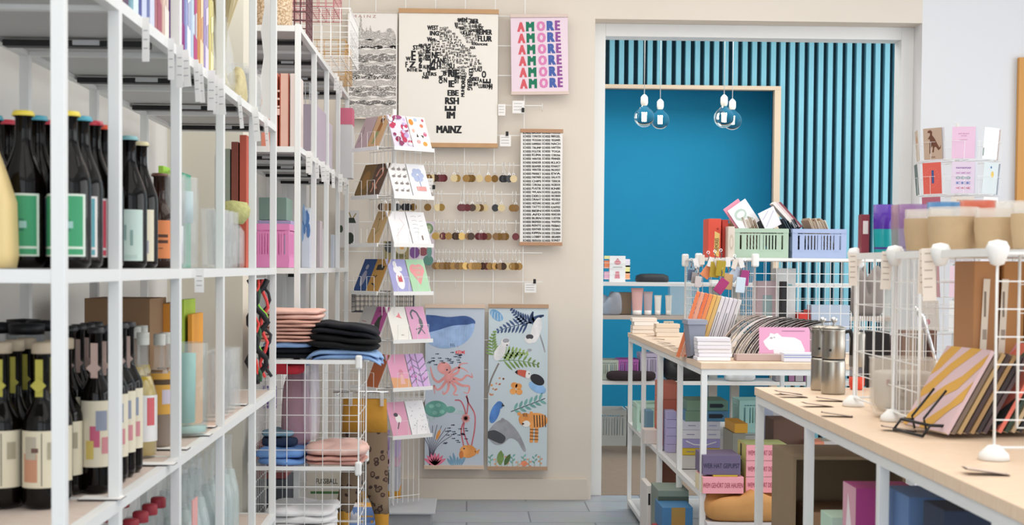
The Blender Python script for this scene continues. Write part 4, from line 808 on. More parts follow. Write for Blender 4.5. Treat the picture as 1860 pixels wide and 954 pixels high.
# blue crate with tall paper box, stacked crates near the card stand
crate('folding_crate', 'light blue plastic crate on the floor below the leggings', (-.49, 5.45, 0), (.30, .36, .235), '7f9fd6')
bx('paper_box', 'tall white box printed FUSSBALL standing in the blue crate', 'box', (-.525, 5.40, .009), (.15, .15, .415), 'dfd8c8', face=[('t', 'FUSSBALL', .5, .90, .045, '3a4034', 0, .72), ('s', [(.1, .8), (.9, .8)], .06, '4f7a45')]+[('s', [(.15+.3*i, .7-.1*j), (.33+.3*i, .7-.1*j)], .05, '55554c') for i in range(3) for j in range(4)])
zc = 0
for col, nm, h in (('e2a32c', 'yellow folding crate, lowest of the stack behind leggings', .125), ('c9cbd6', 'pale grey folding crate above the yellow one behind leggings', .115), ('e3bcd0', 'flat pink folding crate between grey and lavender crates', .045), ('cbb6dd', 'lavender folding crate on top of the stack behind leggings', .105)):
    crate('folding_crate', nm, (-.435, 6.83, zc), (.225, .22, h), col, group='crates stacked on the floor', nb=8); zc += h+.001
bx('storage_box', 'mustard yellow box on the floor behind the leggings', 'box', (-.42, 5.85, 0), (.10, .2, .20), 'd39a3c')

# ================================================================ second rack: contents
R2G = 'things on the second rack'
def r2b(name, label, cat, u0, u1, Y, dep, z, h, col, **k):
    x0, x1 = pxY(u0, Y), pxY(u1, Y); return bx(name, label, cat, ((x0+x1)/2, Y+dep/2, z), (x1-x0, dep, h), col, **k)
z = 1.609
r2b('gift_box', 'coral box with pale vertical lettering at the near rack end', 'box', 474, 503, 5.07, .2, z, .262, 'e58f78', face=[('t', 'EPPI', .62, .6, .26, 'f3cfc4', PI/2, .55)])
r2b('gift_box', 'glossy white and coral box beside the lettered coral box', 'box', 507, 524, 5.07, .2, z, .26, 'f0c4b4', rough=.15, face=[('s', [(.05, 0), (.05, 1)], .12, 'b04a38'), ('s', [(.96, 0), (.96, 1)], .1, 'b04a38')])
r2b('gift_box', 'glossy white box with red edge, rightmost of the coral boxes', 'box', 526, 538, 5.07, .2, z, .26, 'f4e4e0', rough=.15)
o = r2b('storage_box', 'tall lilac grey storage box on the upper shelf', 'box', 480, 574, 5.62, .38, z, .215, 'b3a6b4')
o = bx('storage_box', 'pale lilac translucent storage box behind the taller one', 'box', (-.745, 6.28, z), (.25, .42, .215), 'cfc6d6')
wire_basket('wire_basket', 'pale grey wire basket stacked on the lilac box', (-.735, 5.84, z+.217), (.2, .3, .09), 12, 10, 3, mat('c8ccd2', .4))
t = bx('fabric_box', 'grey white box with raspberry pink top edge at far rack end', 'box', (pxY(626, 6.86), 6.86, z+.001), (.075, .12, .33), 'd5d4d6'); m = MB(); m.box((0, 0, .292), (.077, .122, .078), mat('d4708a', .7)); m.build('pink_band', t)
# baskets on top
z = 2.031
m = MB(); m.lathe([(0, 0), (.055, 0), (.06, .02), (.062, .21), (.056, .21), (.054, .02), (0, .015)], ramp_mat('jute', (1, 1, 1), [(.4, 'a98a68'), (.6, 'e3cdb2')], scale=160, rough=.95), 24, sq=6); tag(m.build('jute_basket', loc=(pxY(497, 5.15), 5.15, z)), 'woven beige jute basket on top of the second rack', 'basket')
wire_basket('wire_basket', 'dark red and black wire basket on top of the second rack', (pxY(556, 5.35)-.05, 5.38, z), (.11, .2, .22), 5, 6, 7, mat('6d4048', .45), .0022)
wire_basket('wire_basket', 'round cornered white wire basket hanging over the rack front edge', (-.615, 5.95, z), (.27, .42, .19), 7, 9, 4, WIRE, .002)
wire_basket('wire_basket', 'thin gold wire basket behind the white wire basket', (-.66, 6.52, z), (.22, .34, .16), 7, 8, 5, mat('c49a5c', .35, metal=.6), .0018)
wire_basket('wire_basket', 'rose pink wire basket stacked on the white wire basket', (-.64, 5.9, z+.192), (.19, .36, .12), 6, 8, 3, mat('c07a80', .4), .002)
# mid shelf
z = ZM+.001
crate('folding_crate', 'bright pink plastic crate on the middle shelf of second rack', (pxY(498, 5.17), 5.19, z), (.13, .24, .155), 'e88fc4', group=R2G, nb=10)
r2b('storage_box', 'lavender box right behind the pink crate', 'box', 468, 528, 5.42, .2, z, .178, 'b9aed4')
r2b('storage_box', 'dull green box stacked on the lavender box', 'box', 470, 520, 5.43, .18, z+.18, .085, '8aa597')
r2b('paper_pad', 'white paper pad with blue pattern leaning on the middle shelf', 'stationery', 548, 563, 5.75, .02, z, .24, 'dfe6f1', face=dots(['5b86c0', '93b5dd'], 10, .2, 5, y0=.5))
for k, (u, h, c) in enumerate(((575, .2, 'cdbfc4'), (585, .17, 'e5e2e4'), (600, .15, 'c7ccd8'))): r2b('paper_pad', ('dusty rose', 'off white', 'pale blue grey')[k]+' upright pad on the middle shelf of second rack', 'stationery', u, u+6, 6.1+.2*k, .1, z, h, c)
z = .121
r2b('storage_box', 'dark grey box low in the second rack behind the wire grid', 'box', 458, 520, 5.12, .3, z, .30, '4c5058')
r2b('storage_box', 'brick red box on the dark grey box', 'box', 462, 520, 5.12, .25, z+.302, .12, '8c4a48')
r2b('storage_box', 'white box with purple label high behind the mauve bag', 'box', 470, 512, 5.5, .3, z, .72, 'e3dfdd', fcols=None, face=[('p', [(.2, .72), (.8, .72), (.8, .84), (.2, .84)], '7d6aa8'), ('s', [(.2, .9), (.8, .9)], .04, '555555')])
r2b('storage_box', 'tall white cabinet box with black handle slot beyond the second rack', 'cabinet', 470, 556, 7.08, .14, .0, 1.62, 'f0f0f0', face=[('p', [(.62, .70), (.86, .70), (.86, .715), (.62, .715)], '1c1c1c'), ('p', [(.28, .69), (.32, .69), (.32, .73), (.28, .73)], '1c1c1c')])
m = MB(); slab(m, (0, 0, 0), (.10, .06, .18), clearfilm('f4f2f6', .5), 9, wob=.2); tag(m.build('plastic_bag', loc=(pxY(630, 5.4), 5.62, .46-.46)), 'clear plastic bag slumped on the floor near the blue crate', 'bag')

# ================================================================ bottle rack: contents
def r1Y(u):                                     # depth at which the rack's aisle face shows at column u
    k = ray(u, 484); t = k.x/k.y; return R1X/(t+R1K)
def bprof(H, R, rn, sh=.58, nk=.80, foot=.006):
    """bottle outline: body to sh*H, shoulder to nk*H, neck to the top"""
    p = [(0, 0), (R*.8, 0), (R*.97, foot), (R, foot*2.5)]
    z0, z1 = sh*H, nk*H; p.append((R, z0))
    for q in range(1, 8): s = q/7; p.append((rn+(R-rn)*(1-s*s*(3-2*s)), z0+(z1-z0)*s))
    p += [(rn, H*.955), (rn*1.18, H*.962), (rn*1.18, H*.985), (rn, H*.99)]; return p
DARKG = mat('0b0706', .05, ior=1.33); BROWNG = mat('2c150a', .06, ior=1.4)
def bottle(label, H, R, rn, gm, cap, lab=None, l0=.1, l1=.45, lart=(), group=None, face=-.2, sh=.58, nk=.8, liquid=None, capst='crown', neck=None, cat='bottle', name='bottle'):
    t = thing(name, label, cat, (0, 0, 0), 0, group)
    m = MB(); m.lathe(bprof(H, R, rn, sh, nk), gm, 24); m.build('glass_body', t)
    if liquid: m = MB(); m.lathe([(0, .004), (R*.97, .005), (R*.97, sh*H*.98), (R*.6, nk*H*.9), (0, nk*H*.9)], liquid, 20); m.build('drink', t)
    if cap:
        m = MB()
        if capst == 'crown': m.lathe([(rn*1.38, H*.966), (rn*1.42, H*.972), (rn*1.22, H*.998), (rn*.9, H*1.0), (0, H*1.0)], mat(cap, .35), 20)
        elif capst == 'long': m.lathe([(rn*1.12, H*.90), (rn*1.12, H*1.0), (0, H*1.0)], mat(cap, .4), 18)
        else: m.lathe([(rn*1.25, H*.95), (rn*1.3, H*.955), (rn*1.3, H*1.01), (rn*1.1, H*1.02), (0, H*1.02)], mat(cap, .5), 18)
        m.build('cap', t)
    if lab:
        m = MB(); n = 40; rr = R+.0006; bgm = mat(lab, .6); a0 = -PI/2+face
        def P(a, z, k=0): return Vector(((rr+.0002*k)*math.cos(a), (rr+.0002*k)*math.sin(a), z))
        span = 1.25
        for q in range(16):
            a, b = a0-span+2*span*q/16, a0-span+2*span*(q+1)/16
            f = m.face([P(a, l0*H), P(b, l0*H), P(b, l1*H), P(a, l1*H)], bgm, True)
        for k, s in enumerate(lart):            # patches on the label: (x0, y0, x1, y1, colour)
            x0, y0, x1, y1, c = s; st = max(1, int((x1-x0)*16))
            for q in range(st):
                a, b = a0-span+2*span*(x0+(x1-x0)*q/st), a0-span+2*span*(x0+(x1-x0)*(q+1)/st); za, zb = (l0+(l1-l0)*y0)*H, (l0+(l1-l0)*y1)*H
                m.face([P(a, za, k+1), P(b, za, k+1), P(b, zb, k+1), P(a, zb, k+1)], mat(c, .6))
        bmesh.ops.remove_doubles(m.bm, verts=m.bm.verts, dist=1e-6); m.build('label_paper', t, fix=False)
    if neck: m = MB(); c = neck; m.box((0, -rn*1.25, H*.80), (.012, .001, .06), mat(c, .6)); m.box((0, -rn*1.25-.004, H*.755), (.018, .001, .018), mat(c, .6), Matrix.Rotation(PI/4, 3, 'Y')); m.build('neck_tag', t)
    return t
def rx(Y, i, off=.05, pitch=.072): return r1x(Y)-off-pitch*i
zM = ZM+.001
# cider bottles: rows running away from the camera
rowdef = [('yellow', 'e6cf4c', '3f9a6c', 'green'), ('teal', '4aa0b4', '5aa2ac', 'teal blue'), ('red', 'cc3a4c', 'd04a5c', 'red'), ('orange', 'e0552f', 'e3dfdd', 'white')]
col_n = ['nearest the aisle', 'second column from the aisle', 'third column from the aisle']
for r_, (cn, ch, lh, ln) in enumerate(rowdef):
    proto = None
    for i in range(3):
        Y = 2.275+.075*r_; lb = f'dark bottle, {cn} crown cap and {ln} label, {col_n[i]}'
        if proto is None:
            la = [(.06, .16, .94, .965, lh), (.06, .03, .94, .12, lh)]+([(.55, .4, .7, .6, '2f7a5c'), (.62, .45, .75, .56, '9bc6c0')] if ln == 'green' else [(.3, .45, .7, .6, 'e8eeee')])
            proto = bottle(lb, .248, .0335, .0125, DARKG, ch, 'd7e3d6' if ln == 'green' else 'e6e0dc', .075, .47, la, 'cider bottles on the middle shelf', sh=.52, nk=.84); o = proto
        else: o = dup(proto, (0, 0, 0), label=lb)
        o.location = (rx(Y, i), Y, zM)
pr = bottle('dark bottle with teal cap and pale mint label behind second post', .248, .0335, .0125, DARKG, '7fb0b4', 'c9dcd4', .055, .44, [(.15, .04, .85, .12, 'b9cfc8'), (.55, .4, .62, .7, '8aa8a0'), (.7, .3, .76, .6, '8aa8a0')], 'tall bottles behind the second post', sh=.52, nk=.84); pr.location = (rx(2.70, 0, .052), 2.70, zM)
dup(pr, (rx(2.70, 1, .052), 2.70, zM), label='dark bottle with mint label one column further inside')
pr = bottle('dark bottle with cream label of grey and ochre blossoms', .245, .0335, .0125, DARKG, 'cfc59c', 'e4dcc4', .055, .46, [(.2, .1, .35, .4, 'c98a8c'), (.55, .5, .72, .8, '6f7394'), (.4, .2, .55, .45, 'b9ad5c'), (.7, .15, .85, .4, '8f93ac')], 'tall bottles behind the second post', sh=.52, nk=.84); pr.location = (rx(2.79, 0, .05), 2.79, zM)
dup(pr, (rx(2.80, 1, .05), 2.80, zM), label='dark bottle with blossom label, further inside the shelf')
k = 0
for i in range(3):
    for j in range(2):
        lb = f'small brown bottle with orange label, {ORD[i]} column from the aisle and {("front", "rear")[j]} row'
        if k == 0: ps = bottle(lb, .20, .0305, .0125, BROWNG, '6a4436', 'ee935c', .10, .50, [(.3, .55, .9, .63, '5a3a2c'), (.3, .40, .9, .48, '5a3a2c'), (.35, .25, .75, .28, 'a86a48')], 'small bottles with orange labels', sh=.5, nk=.74); o = ps
        else: o = dup(ps, (0, 0, 0), label=lb)
        Y = 3.03+.064*j; o.location = (rx(Y, i, .062, .064), Y, zM); k += 1
# coffee bag at the very left
m = MB(); i_ = m.mi(mat('e2c98e', .45, bump=.15, scale=20)); w_, d_ = .17, .085; rings = []
for z, sx, sy in ((0, .96, 1), (.02, 1, 1.02), (.1, .98, .95), (.14, .86, .7), (.18, .74, .35), (.205, .66, .08), (.215, .64, .05)):
    rings.append([m.bm.verts.new((x*w_/2*sx, y*d_/2*sy, z)) for x, y in ((-1, -1), (-.5, -1.06), (0, -1.08), (.5, -1.06), (1, -1), (1.03, 0), (1, 1), (0, 1.05), (-1, 1), (-1.03, 0))])
for A, B in zip(rings[:-1], rings[1:]):
    for q in range(10): f = m.bm.faces.new((A[q], A[(q+1) % 10], B[(q+1) % 10], B[q])); f.material_index = i_; f.smooth = True
m.bm.faces.new(rings[-1]); m.bm.faces.new(rings[0][::-1])
o = m.build('coffee_bag', loc=(r1x(2.15)-.190, 2.15, zM)); tag(o, 'golden coffee bag with a dark grey print at the left picture edge', 'bag')
m = MB(); art(m, frame((.045, -.047, .115), (1, 0, 0), (0, .1, 1)), .09, .16, [('e', .5, .45, .33, .40, '6b6a62', 20), ('e', .42, .78, .2, .16, '6b6a62'), ('s', [(.2, .6), (.8, .55)], .02, 'b9a97c'), ('s', [(.2, .5), (.8, .45)], .02, 'b9a97c')]); m.build('dark_print', o, fix=False)
# glass vessels in the middle bays
def vessel(name, label, c, prof, m_=GLASS, group=None, cat='glass', n=20, fill=None):
    t = thing(name, label, cat, c, 0, group); m = MB(); m.lathe(prof, m_, n); m.build('glass_wall', t)
    if fill:
        for nm, pr_, fm in fill: m = MB(); m.lathe(pr_, fm, 16); m.build(nm, t)
    return t
def cyl(R, H, r=.004): return [(0, 0), (R-r, 0), (R, r), (R, H), (R-.0035, H), (R-.0035, .008), (0, .008)]
THIN = mat('f4f8f8', .04, alpha=.17, coat=1)
vg = 'clear storage jars'
vessel('storage_jar', 'tall clear jar on the middle shelf nearest the third post', (r1x(3.08)-.06, 3.08, zM), cyl(.045, .20), THIN, vg, fill=[('white_filling', [(0, .01), (.039, .01), (.039, .09), (0, .1)], mat('dfe0e6', .6))])
vessel('storage_jar', 'tall clear jar with teal paper on the middle shelf', (r1x(3.18)-.05, 3.19, zM), cyl(.042, .20), THIN, vg, fill=[('teal_paper', [(0, .1), (.03, .1), (.03, .17), (0, .17)], mat('b9d4d8', .6))])
for k, (h, c, lb) in enumerate((('.235', 'a8d84c', 'lime'), ('.225', 'c5e06a', 'yellow green'), ('.22', '3f9c7c', 'teal green'))):
    bx('notebook', f'{lb} notebook standing behind the clear jars', 'notebook', (r1x(3.36)-.115+.022*k, 3.36, zM), (.012, .10, float(h)), c)
for k in range(4):
    Y = 3.62+.085*k; vessel('drinking_glass', f'tall fluted clear glass on the middle shelf, {ORD[k]} from the camera', (r1x(Y)-.05, Y, zM), [(0, 0), (.024, 0), (.026, .004), (.03, .15), (.0285, .15), (.024, .008), (0, .008)], THIN, 'tall fluted glasses')
m = MB(); m.lathe([(0, 0), (.03, .0), (.046, .02), (.05, .04), (.04, .06), (0, .066)], mat('b9b77c', .95, var=.3, scale=90, bump=.8), 20); tag(m.build('moss_ball', loc=(r1x(3.98)-.055, 3.99, zM+.122)), 'olive green dried moss bundle on a glass vase', 'dried plant')
vessel('vase', 'clear glass vase carrying the olive moss bundle', (r1x(3.98)-.055, 3.99, zM), [(0, 0), (.03, 0), (.034, .01), (.034, .1), (.02, .12), (.019, .12), (.03, .1), (.03, .012), (0, .012)], THIN)
for k, (c, lb) in enumerate((('c9604c', 'brick red'), ('8a4a3c', 'dark rust'), ('9aa392', 'grey green'), ('d8d4cf', 'off white'))):
    Y = 4.22+.028*k; bx('upright_book', f'{lb} upright book under the upper shelf', 'book', (r1x(4.22)-.05-.024*k, 4.22, zM), (.02, .12, .385-.02*k), c)
# upper shelf
zU = 1.633
packs = [(2.52, 'c98a5a', 'orange snack pouch with dark top', '5b4660', .17), (2.60, '8bb8c9', 'turquoise and white pouch', 'd8e8ee', .20), (2.67, '5a5fa0', 'indigo blue pouch with white base', 'c9d0ea', .22), (2.74, '7d86b8', 'slate blue pouch', 'cfd4ea', .22), (2.81, 'c07a80', 'rose red narrow pouch', 'a35a6a', .22), (2.88, 'e0c4b4', 'peach pouch next to third post', 'f0e2d8', .22),
         (3.05, '6a3f98', 'violet chocolate bar pack', '8c2a78', .22), (3.12, '9aa6d4', 'pale blue wrapped bar', 'e4e8f4', .22), (3.20, 'cfe0ee', 'icy blue wrapped bar', 'b84c7c', .20), (3.28, 'd89a60', 'orange striped wrapped bar', 'f0d6b0', .21), (3.35, 'a99cc8', 'lilac wrapped bar', 'e0d8f0', .20), (3.42, 'd9cc7c', 'yellow wrapped bar before fourth post', 'eee6b8', .19)]
for k, (Y, c, lb, c2, h) in enumerate(packs):
    o = bx('snack_pack', lb+' on the upper shelf', 'package', (r1x(Y)-.045, Y, zU), (.055, .05, h), c, rough=.25, bevel=.006, fcols={})
    m = MB(); art(m, frame((.0278, 0, h/2), (0, 1, 0), (0, 0, 1)), .05, h, [('p', [(.1, .05), (.9, .05), (.9, .3), (.1, .34)], c2), ('s', [(.5, .3), (.5, .6)], .12, c2), ('p', [(.2, .55), (.8, .6), (.8, .8), (.2, .75)], c2)]); m.build('printed_side', o, fix=False)
for i in range(5): bx('dark_box', f'small black box on the upper shelf, {ORD[i]} from the near end', 'box', (r1x(2.2)-.08-.001, 2.16+.065*i, zU), (.05, .055, .05), ('2a2a2c', '3c3436', '252528', '55514c', '2b2b30')[i])
# hanging dried grass and vases on the upper shelf in front of the rack's fourth bay
vessel('vase', 'tall clear vase holding dried grass on the upper shelf', (r1x(3.74)-.05, 3.74, zU), [(0, 0), (.035, 0), (.042, .03), (.036, .1), (.022, .17), (.024, .2), (.022, .2), (.020, .17), (.033, .1), (.038, .03), (0, .01)], THIN)
m = MB(); r = random.Random(5)
for k in range(60):
    a = r.uniform(0, 6.28); b = r.uniform(.01, .05); m.tube([(0.004*math.cos(a), .004*math.sin(a), 0), (b*.4*math.cos(a), b*.4*math.sin(a), .15), (b*math.cos(a), b*math.sin(a), r.uniform(.24, .34))], [.0008, .0008, .003], mat('cfc19a', .9), 4)
o = m.build('dried_bouquet', loc=(r1x(3.74)-.05, 3.74, zU+.02)); tag(o, 'beige dried grass bunch standing in the tall vase', 'dried plant')
m = MB(); slab(m, (0, 0, 0), (.10, .12, .07), mat('c9bd93', .95, var=.25, scale=80, bump=.7), 6, wob=.2); tag(m.build('dried_moss', loc=(r1x(3.92)-.06, 3.92, zU)), 'clump of pale dried moss beside the tall vase', 'dried plant')
for k in range(3):
    Y = 4.1+.11*k; vessel('drinking_glass', f'clear tumbler on the upper shelf, {ORD[k]} behind the moss', (r1x(Y)-.05, Y, zU), cyl(.034, .13), THIN, 'clear tumblers on the upper shelf')
m = MB(); pts = [(.0, 0), (.05, .0), (.05, .42), (.012, .44), (.02, .36), (.008, .28), (.018, .2), (.006, .12), (.014, .05)]; m.prism([(x, 0, z) for x, z in pts], (0, .004, 0), PAPER); tag(m.build('torn_sheet', loc=(pxY(468, 4.60), 4.60, 1.66)), 'white sheet with ragged right edge leaning beyond the bottle rack', 'sheet')

# ---- lower shelf
zL = .796
pa = bottle('x', .262, .031, .0125, DARKG, 'b9a890', 'dcd2b8', .13, .48, [(.1, .1, .42, .6, 'c48e70'), (.15, .5, .40, .9, 'b4aa98'), (.3, .62, .44, .7, '6a4a40'), (.5, .04, .515, .96, '3a302c'), (.62, .5, .8, .8, 'a59c84')], 'black bottles on the lower shelf', face=.25, sh=.50, nk=.70, capst='swing', neck='b9b04c')
x = 0
cnt = 0
for j in range(3):
    for i in range(4):
        Y = 2.30+.067*j; xx = r1x(Y)-.052-.064*i-.0
        lb = f'black bottle with beige picture label, {("front", "middle", "rear")[j]} row, {ORD[i]} in from the aisle'
        if cnt == 0: o = pa; o['label'] = lb
        else: o = dup(pa, (0, 0, 0), label=lb)
        o.location = (xx-.055, Y+.02, zL); cnt += 1
pb = bottle('x', .285, .0265, .0105, DARKG, '2c2a2c', 'e2d8c0', .16, .56, [(.3, .3, .55, .62, 'c9607c'), (.45, .55, .75, .85, '9096a8'), (.2, .12, .4, .4, 'd9c06a'), (.6, .2, .8, .45, 'd08a90')], 'slim black bottles with floral labels', face=.35, sh=.58, nk=.74, neck='d6b8ac')
cnt = 0
for j in range(5):
    for i in range(2):
        Y = 2.475+.062*j; lb = f'slim black bottle with floral cream label, {ORD[j]} pair from the camera, {("aisle side", "wall side")[i]}'
        if cnt == 0: o = pb; o['label'] = lb
        else: o = dup(pb, (0, 0, 0), label=lb)
        o.location = (r1x(Y)-.058-.062*i, Y, zL); cnt += 1
CLEARB = mat('f2f4f0', .04, alpha=.16, coat=1)
pc = bottle('x', .255, .028, .0115, CLEARB, 'd8d8d0', 'f2f0ee', .13, .50, [(.5, .35, .75, .95, 'dc6a70'), (.2, .1, .3, .8, '9a9a9c')], 'clear bottles of yellow drink', face=.5, sh=.5, nk=.72, liquid=mat('c4a83c', .1, coat=.5), capst='long')
for j in range(4):
    Y = (2.93, 3.0, 3.2, 3.27)[j]; o = pc if j == 0 else dup(pc, (0, 0, 0))
    o['label'] = f'clear bottle of yellow drink with white label, {ORD[j]} from the camera'; o.location = (r1x(Y)-(.075, .185, .15, .15)[j], Y, zL)
pd = bottle('x', .245, .029, .0115, CLEARB, 'c9c9c2', 'd9a548', .30, .66, [(.25, .72, .85, .85, '55402c'), (.5, .25, .8, .6, 'cfc6d4')], 'clear bottles with mustard labels', face=.4, sh=.55, nk=.76, liquid=mat('7c5834', .1, coat=.5), capst='long')
for j in range(5):
    Y = (3.0, 3.08, 3.145, 3.08, 3.15)[j]; o = pd if j == 0 else dup(pd, (0, 0, 0))
    o['label'] = f'bottle of brown drink with mustard label, {ORD[j]} of the mustard group'; o.location = (r1x(Y)-(.125, .072, .072, .20, .20)[j], Y, zL)
pe = bottle('x', .262, .027, .0115, CLEARB, 'bfc2c0', 'f0efec', .2, .5, [(.4, .35, .8, .75, '5c9c6a')], 'clear bottles with green striped labels', face=.4, sh=.5, nk=.7, liquid=mat('d8d2a8', .1), capst='long')
for j in range(3):
    Y = 2.935+.0*j; o = pe if j == 0 else dup(pe, (0, 0, 0))
    o['label'] = f'pale drink bottle with green and white label, {ORD[j]} from the aisle'; o.location = (r1x(Y)-.135-.058*j, Y+.0, zL)
for k, (xo, Y) in enumerate(((.17, 2.52), (.225, 2.56), (.18, 2.66), (.235, 2.72))):
    vessel('preserving_jar', f'clear jar with black lid behind the slim bottles, {ORD[k]} from the camera', (r1x(Y)-xo-.02, Y, zL), cyl(.034, .27), THIN, 'jars with black lids', 'jar', fill=[('black_lid', [(0, .27), (.03, .27), (.031, .288), (0, .29)], BLACK)])
bx('cardboard_box', 'plain brown cardboard box standing at the back of the lower shelf', 'box', (r1x(3.38)-.215, 3.40, zL), (.15, .18, .315), KRAFT)
for k, (c, lb, h) in enumerate((('7c5a48', 'brown', .30), ('e89a3c', 'bright orange', .30), ('e3b07c', 'light orange', .305), ('b9d84c', 'lime green', .31), ('efa53c', 'narrow yellow orange', .275))):
    bx('notebook', f'{lb} notebook standing on the lower shelf beside the cardboard box', 'notebook', (r1x(3.46)-.150+.019*k, 3.52, zL), (.011 if k != 1 else .016, .14, h), c)
vessel('large_jar', 'large clear jar with teal paper standing inside, on lower shelf', (r1x(3.30)-.055, 3.30, zL), cyl(.050, .215, .008), mat('e4f0ee', .04, alpha=.2, coat=1), cat='jar', fill=[('teal_paper', [(0, .03), (.020, .03), (.022, .19), (0, .19)], mat('8fd0c8', .6)), ('water_base', [(0, .009), (.045, .009), (.046, .022), (0, .022)], mat('a8d4cc', .2))])
for k in range(4):
    Y = 3.62+.10*k; vessel('drinking_glass', f'clear tall glass on the lower shelf, {ORD[k]} after the large jar', (r1x(Y)-.055, Y, zL), cyl(.034, .17), THIN, 'tall glasses on the lower shelf')
# hanging collars and cords at the rack end
def cord(name, label, pts, r, c, parts=()):
    m = MB(); m.tube([Vector(p) for p in pts], r, mat(c, .6), 6); o = m.build(name); tag(o, label, 'cord')
    return o
def squig(x, y, z0, z1, amp, n=14, sd=1):
    q = random.Random(sd); ph = q.uniform(0, 6); return [(x+amp*math.sin(ph+k*1.1)+q.uniform(-.003, .003), y+.01*math.cos(k), z0+(z1-z0)*k/n) for k in range(n+1)]
m = MB(); m.tube([(r1x(4.3)-.03, 4.20, .79+.36), (r1x(4.3)-.03, 4.50, .79+.36)], .003, WIRE, 6); m.tube([(r1x(4.3)-.03, 4.20, 1.15), (r1x(4.3)-.03, 4.20, ZM-.012)], .003, WIRE, 5); m.tube([(r1x(4.3)-.03, 4.5, 1.15), (r1x(4.3)-.03, 4.5, ZM-.012)], .003, WIRE, 5); tag(m.build('hanging_rail'), 'thin white rail under the middle shelf carrying dog leads', 'rail')
for k, (Y, c, lb, r_, a_) in enumerate(((4.22, '1c1c20', 'black', .006, .018), (4.26, 'e8453c', 'red', .004, .01), (4.30, '2f5c3c', 'dark green', .005, .012), (4.38, '1a1a1e', 'thick black', .009, .02), (4.43, '8fe03c', 'neon green', .004, .015), (4.47, 'ef4a4c', 'bright red', .005, .012), (4.50, '26262c', 'narrow black', .005, .02))):
    cord('dog_lead', f'{lb} cord lead hanging under the middle shelf at the rack end', squig(r1x(Y)-.03, Y, 1.147, .84, a_, sd=k), r_, c)
# ---- bottom shelf visible below the lower rail
zB = .401
pf = bottle('x', .30, .030, .012, CLEARB, '9c2c38', None, group='clear bottles with dark red caps', sh=.6, nk=.78, liquid=mat('a05a88', .2), capst='swing', cat='bottle')
cnt = 0
for j in range(5):
    for i in range(3):
        Y = 2.62+.085*j; o = pf if cnt == 0 else dup(pf, (0, 0, 0))
        o['label'] = f'clear bottle with dark red cap on the bottom shelf, {ORD[j]} row, {ORD[i]} from the aisle'; o.location = (r1x(Y)-.05-.075*i, Y, zB); cnt += 1
cnt = 0
pg = bottle('x', .33, .034, .013, mat('ecf4f3', .04, alpha=.22, coat=1), None, None, group='tall clear carafes', sh=.5, nk=.78, liquid=mat('d3e6e4', .15, alpha=.35), cat='bottle', name='carafe')
for j in range(9):
    for i in range(2):
        Y = 3.14+.095*j; o = pg if cnt == 0 else dup(pg, (0, 0, 0))
        o['label'] = f'tall clear carafe on the bottom shelf, {ORD[j]} from the third post, {("aisle side", "wall side")[i]}'; o.location = (r1x(Y)-.055-.085*i, Y, zB); cnt += 1
m = MB(); m.box((0, 0, .17), (.002, .06, .2), mat('e2a8a4', .7)); tag(m.build('printed_leaflet', loc=(r1x(3.12)-.012, 3.165, zB)), 'pink printed leaflet standing before the carafes', 'leaflet')

# ---- paper price tags on the rails
def tagstrip(label, Y, z, w, h, lean=0, rz=0, off=.004, xf=r1x):
    m = MB(); m.box((0, 0, -h/2), (w, .0008, h), PAPER, Matrix.Rotation(lean, 3, 'Y'))
    o = m.build('price_tag', loc=(xf(Y)+off+w/2, Y, z), rz=rz); tag(o, label, 'price tag', 'paper price tags')
    m = MB()
    for q in range(3): m.box((0, -.0007, -h*(.3+.2*q)), (w*.6, .0003, .0015), mat('a4a4a8'), Matrix.Rotation(lean, 3, 'Y'))
    m.build('small_print', o)
us = [248, 295, 310, 321, 343, 352, 367, 378, 386, 424, 450, 472]
for k, u in enumerate(us): tagstrip(f'white price tag hanging from the upper rail, {ORD[k]} from the left', r1Y(u+6), 1.628, (.013, .012, .014, .016, .012, .010, .018, .012, .016, .010, .018, .011)[k], (.078, .08, .085, .075, .09, .085, .09, .09, .085, .085, .095, .10)[k], random.uniform(-.12, .02), -.1)
tagstrip('white price tag under the middle shelf rail beside the clear jars', r1Y(350), ZM-.001, .020, .05, 0, 0)
R2f = lambda Y: R2X
for k, (u, v) in enumerate(((553, 0), (558, 0), (570, 0), (580, 0), (590, 0), (600, 0), (612, 0), (622, 0))):
    Y = R2X/((ray(u, 484).x/ray(u, 484).y)); tagstrip(f'white price tag on second rack upper rail, {ORD[k]} from the left', Y, 1.604, .014+.006*(k % 3 == 0), .08, random.uniform(-.1, .1), -.1, xf=R2f)
for k, u in enumerate((604, 608, 614)):
    Y = R2X/((ray(u, 484).x/ray(u, 484).y)); tagstrip(f'white price tag on the top rail of second rack, {ORD[k]} from the left', Y, 2.028, .012, .075, random.uniform(-.2, .2), -.1, xf=R2f)
# small flat price cards lying on the lower shelf
for k, (u, v) in enumerate(((185, 905), (285, 843), (312, 815), (355, 790), (365, 775), (425, 735))):
    p = on(u, v, zL+.001); m = MB(); m.box((0, 0, .001), (.07, .035, .0012), PAPER); m.box((0, 0, .0002), (.074, .039, .0006), mat('6a6468')); tag(m.build('shelf_card', loc=p), f'flat price card lying on the lower bottle shelf, {ORD[k]} from the left', 'price card', 'flat cards on the bottle shelf')

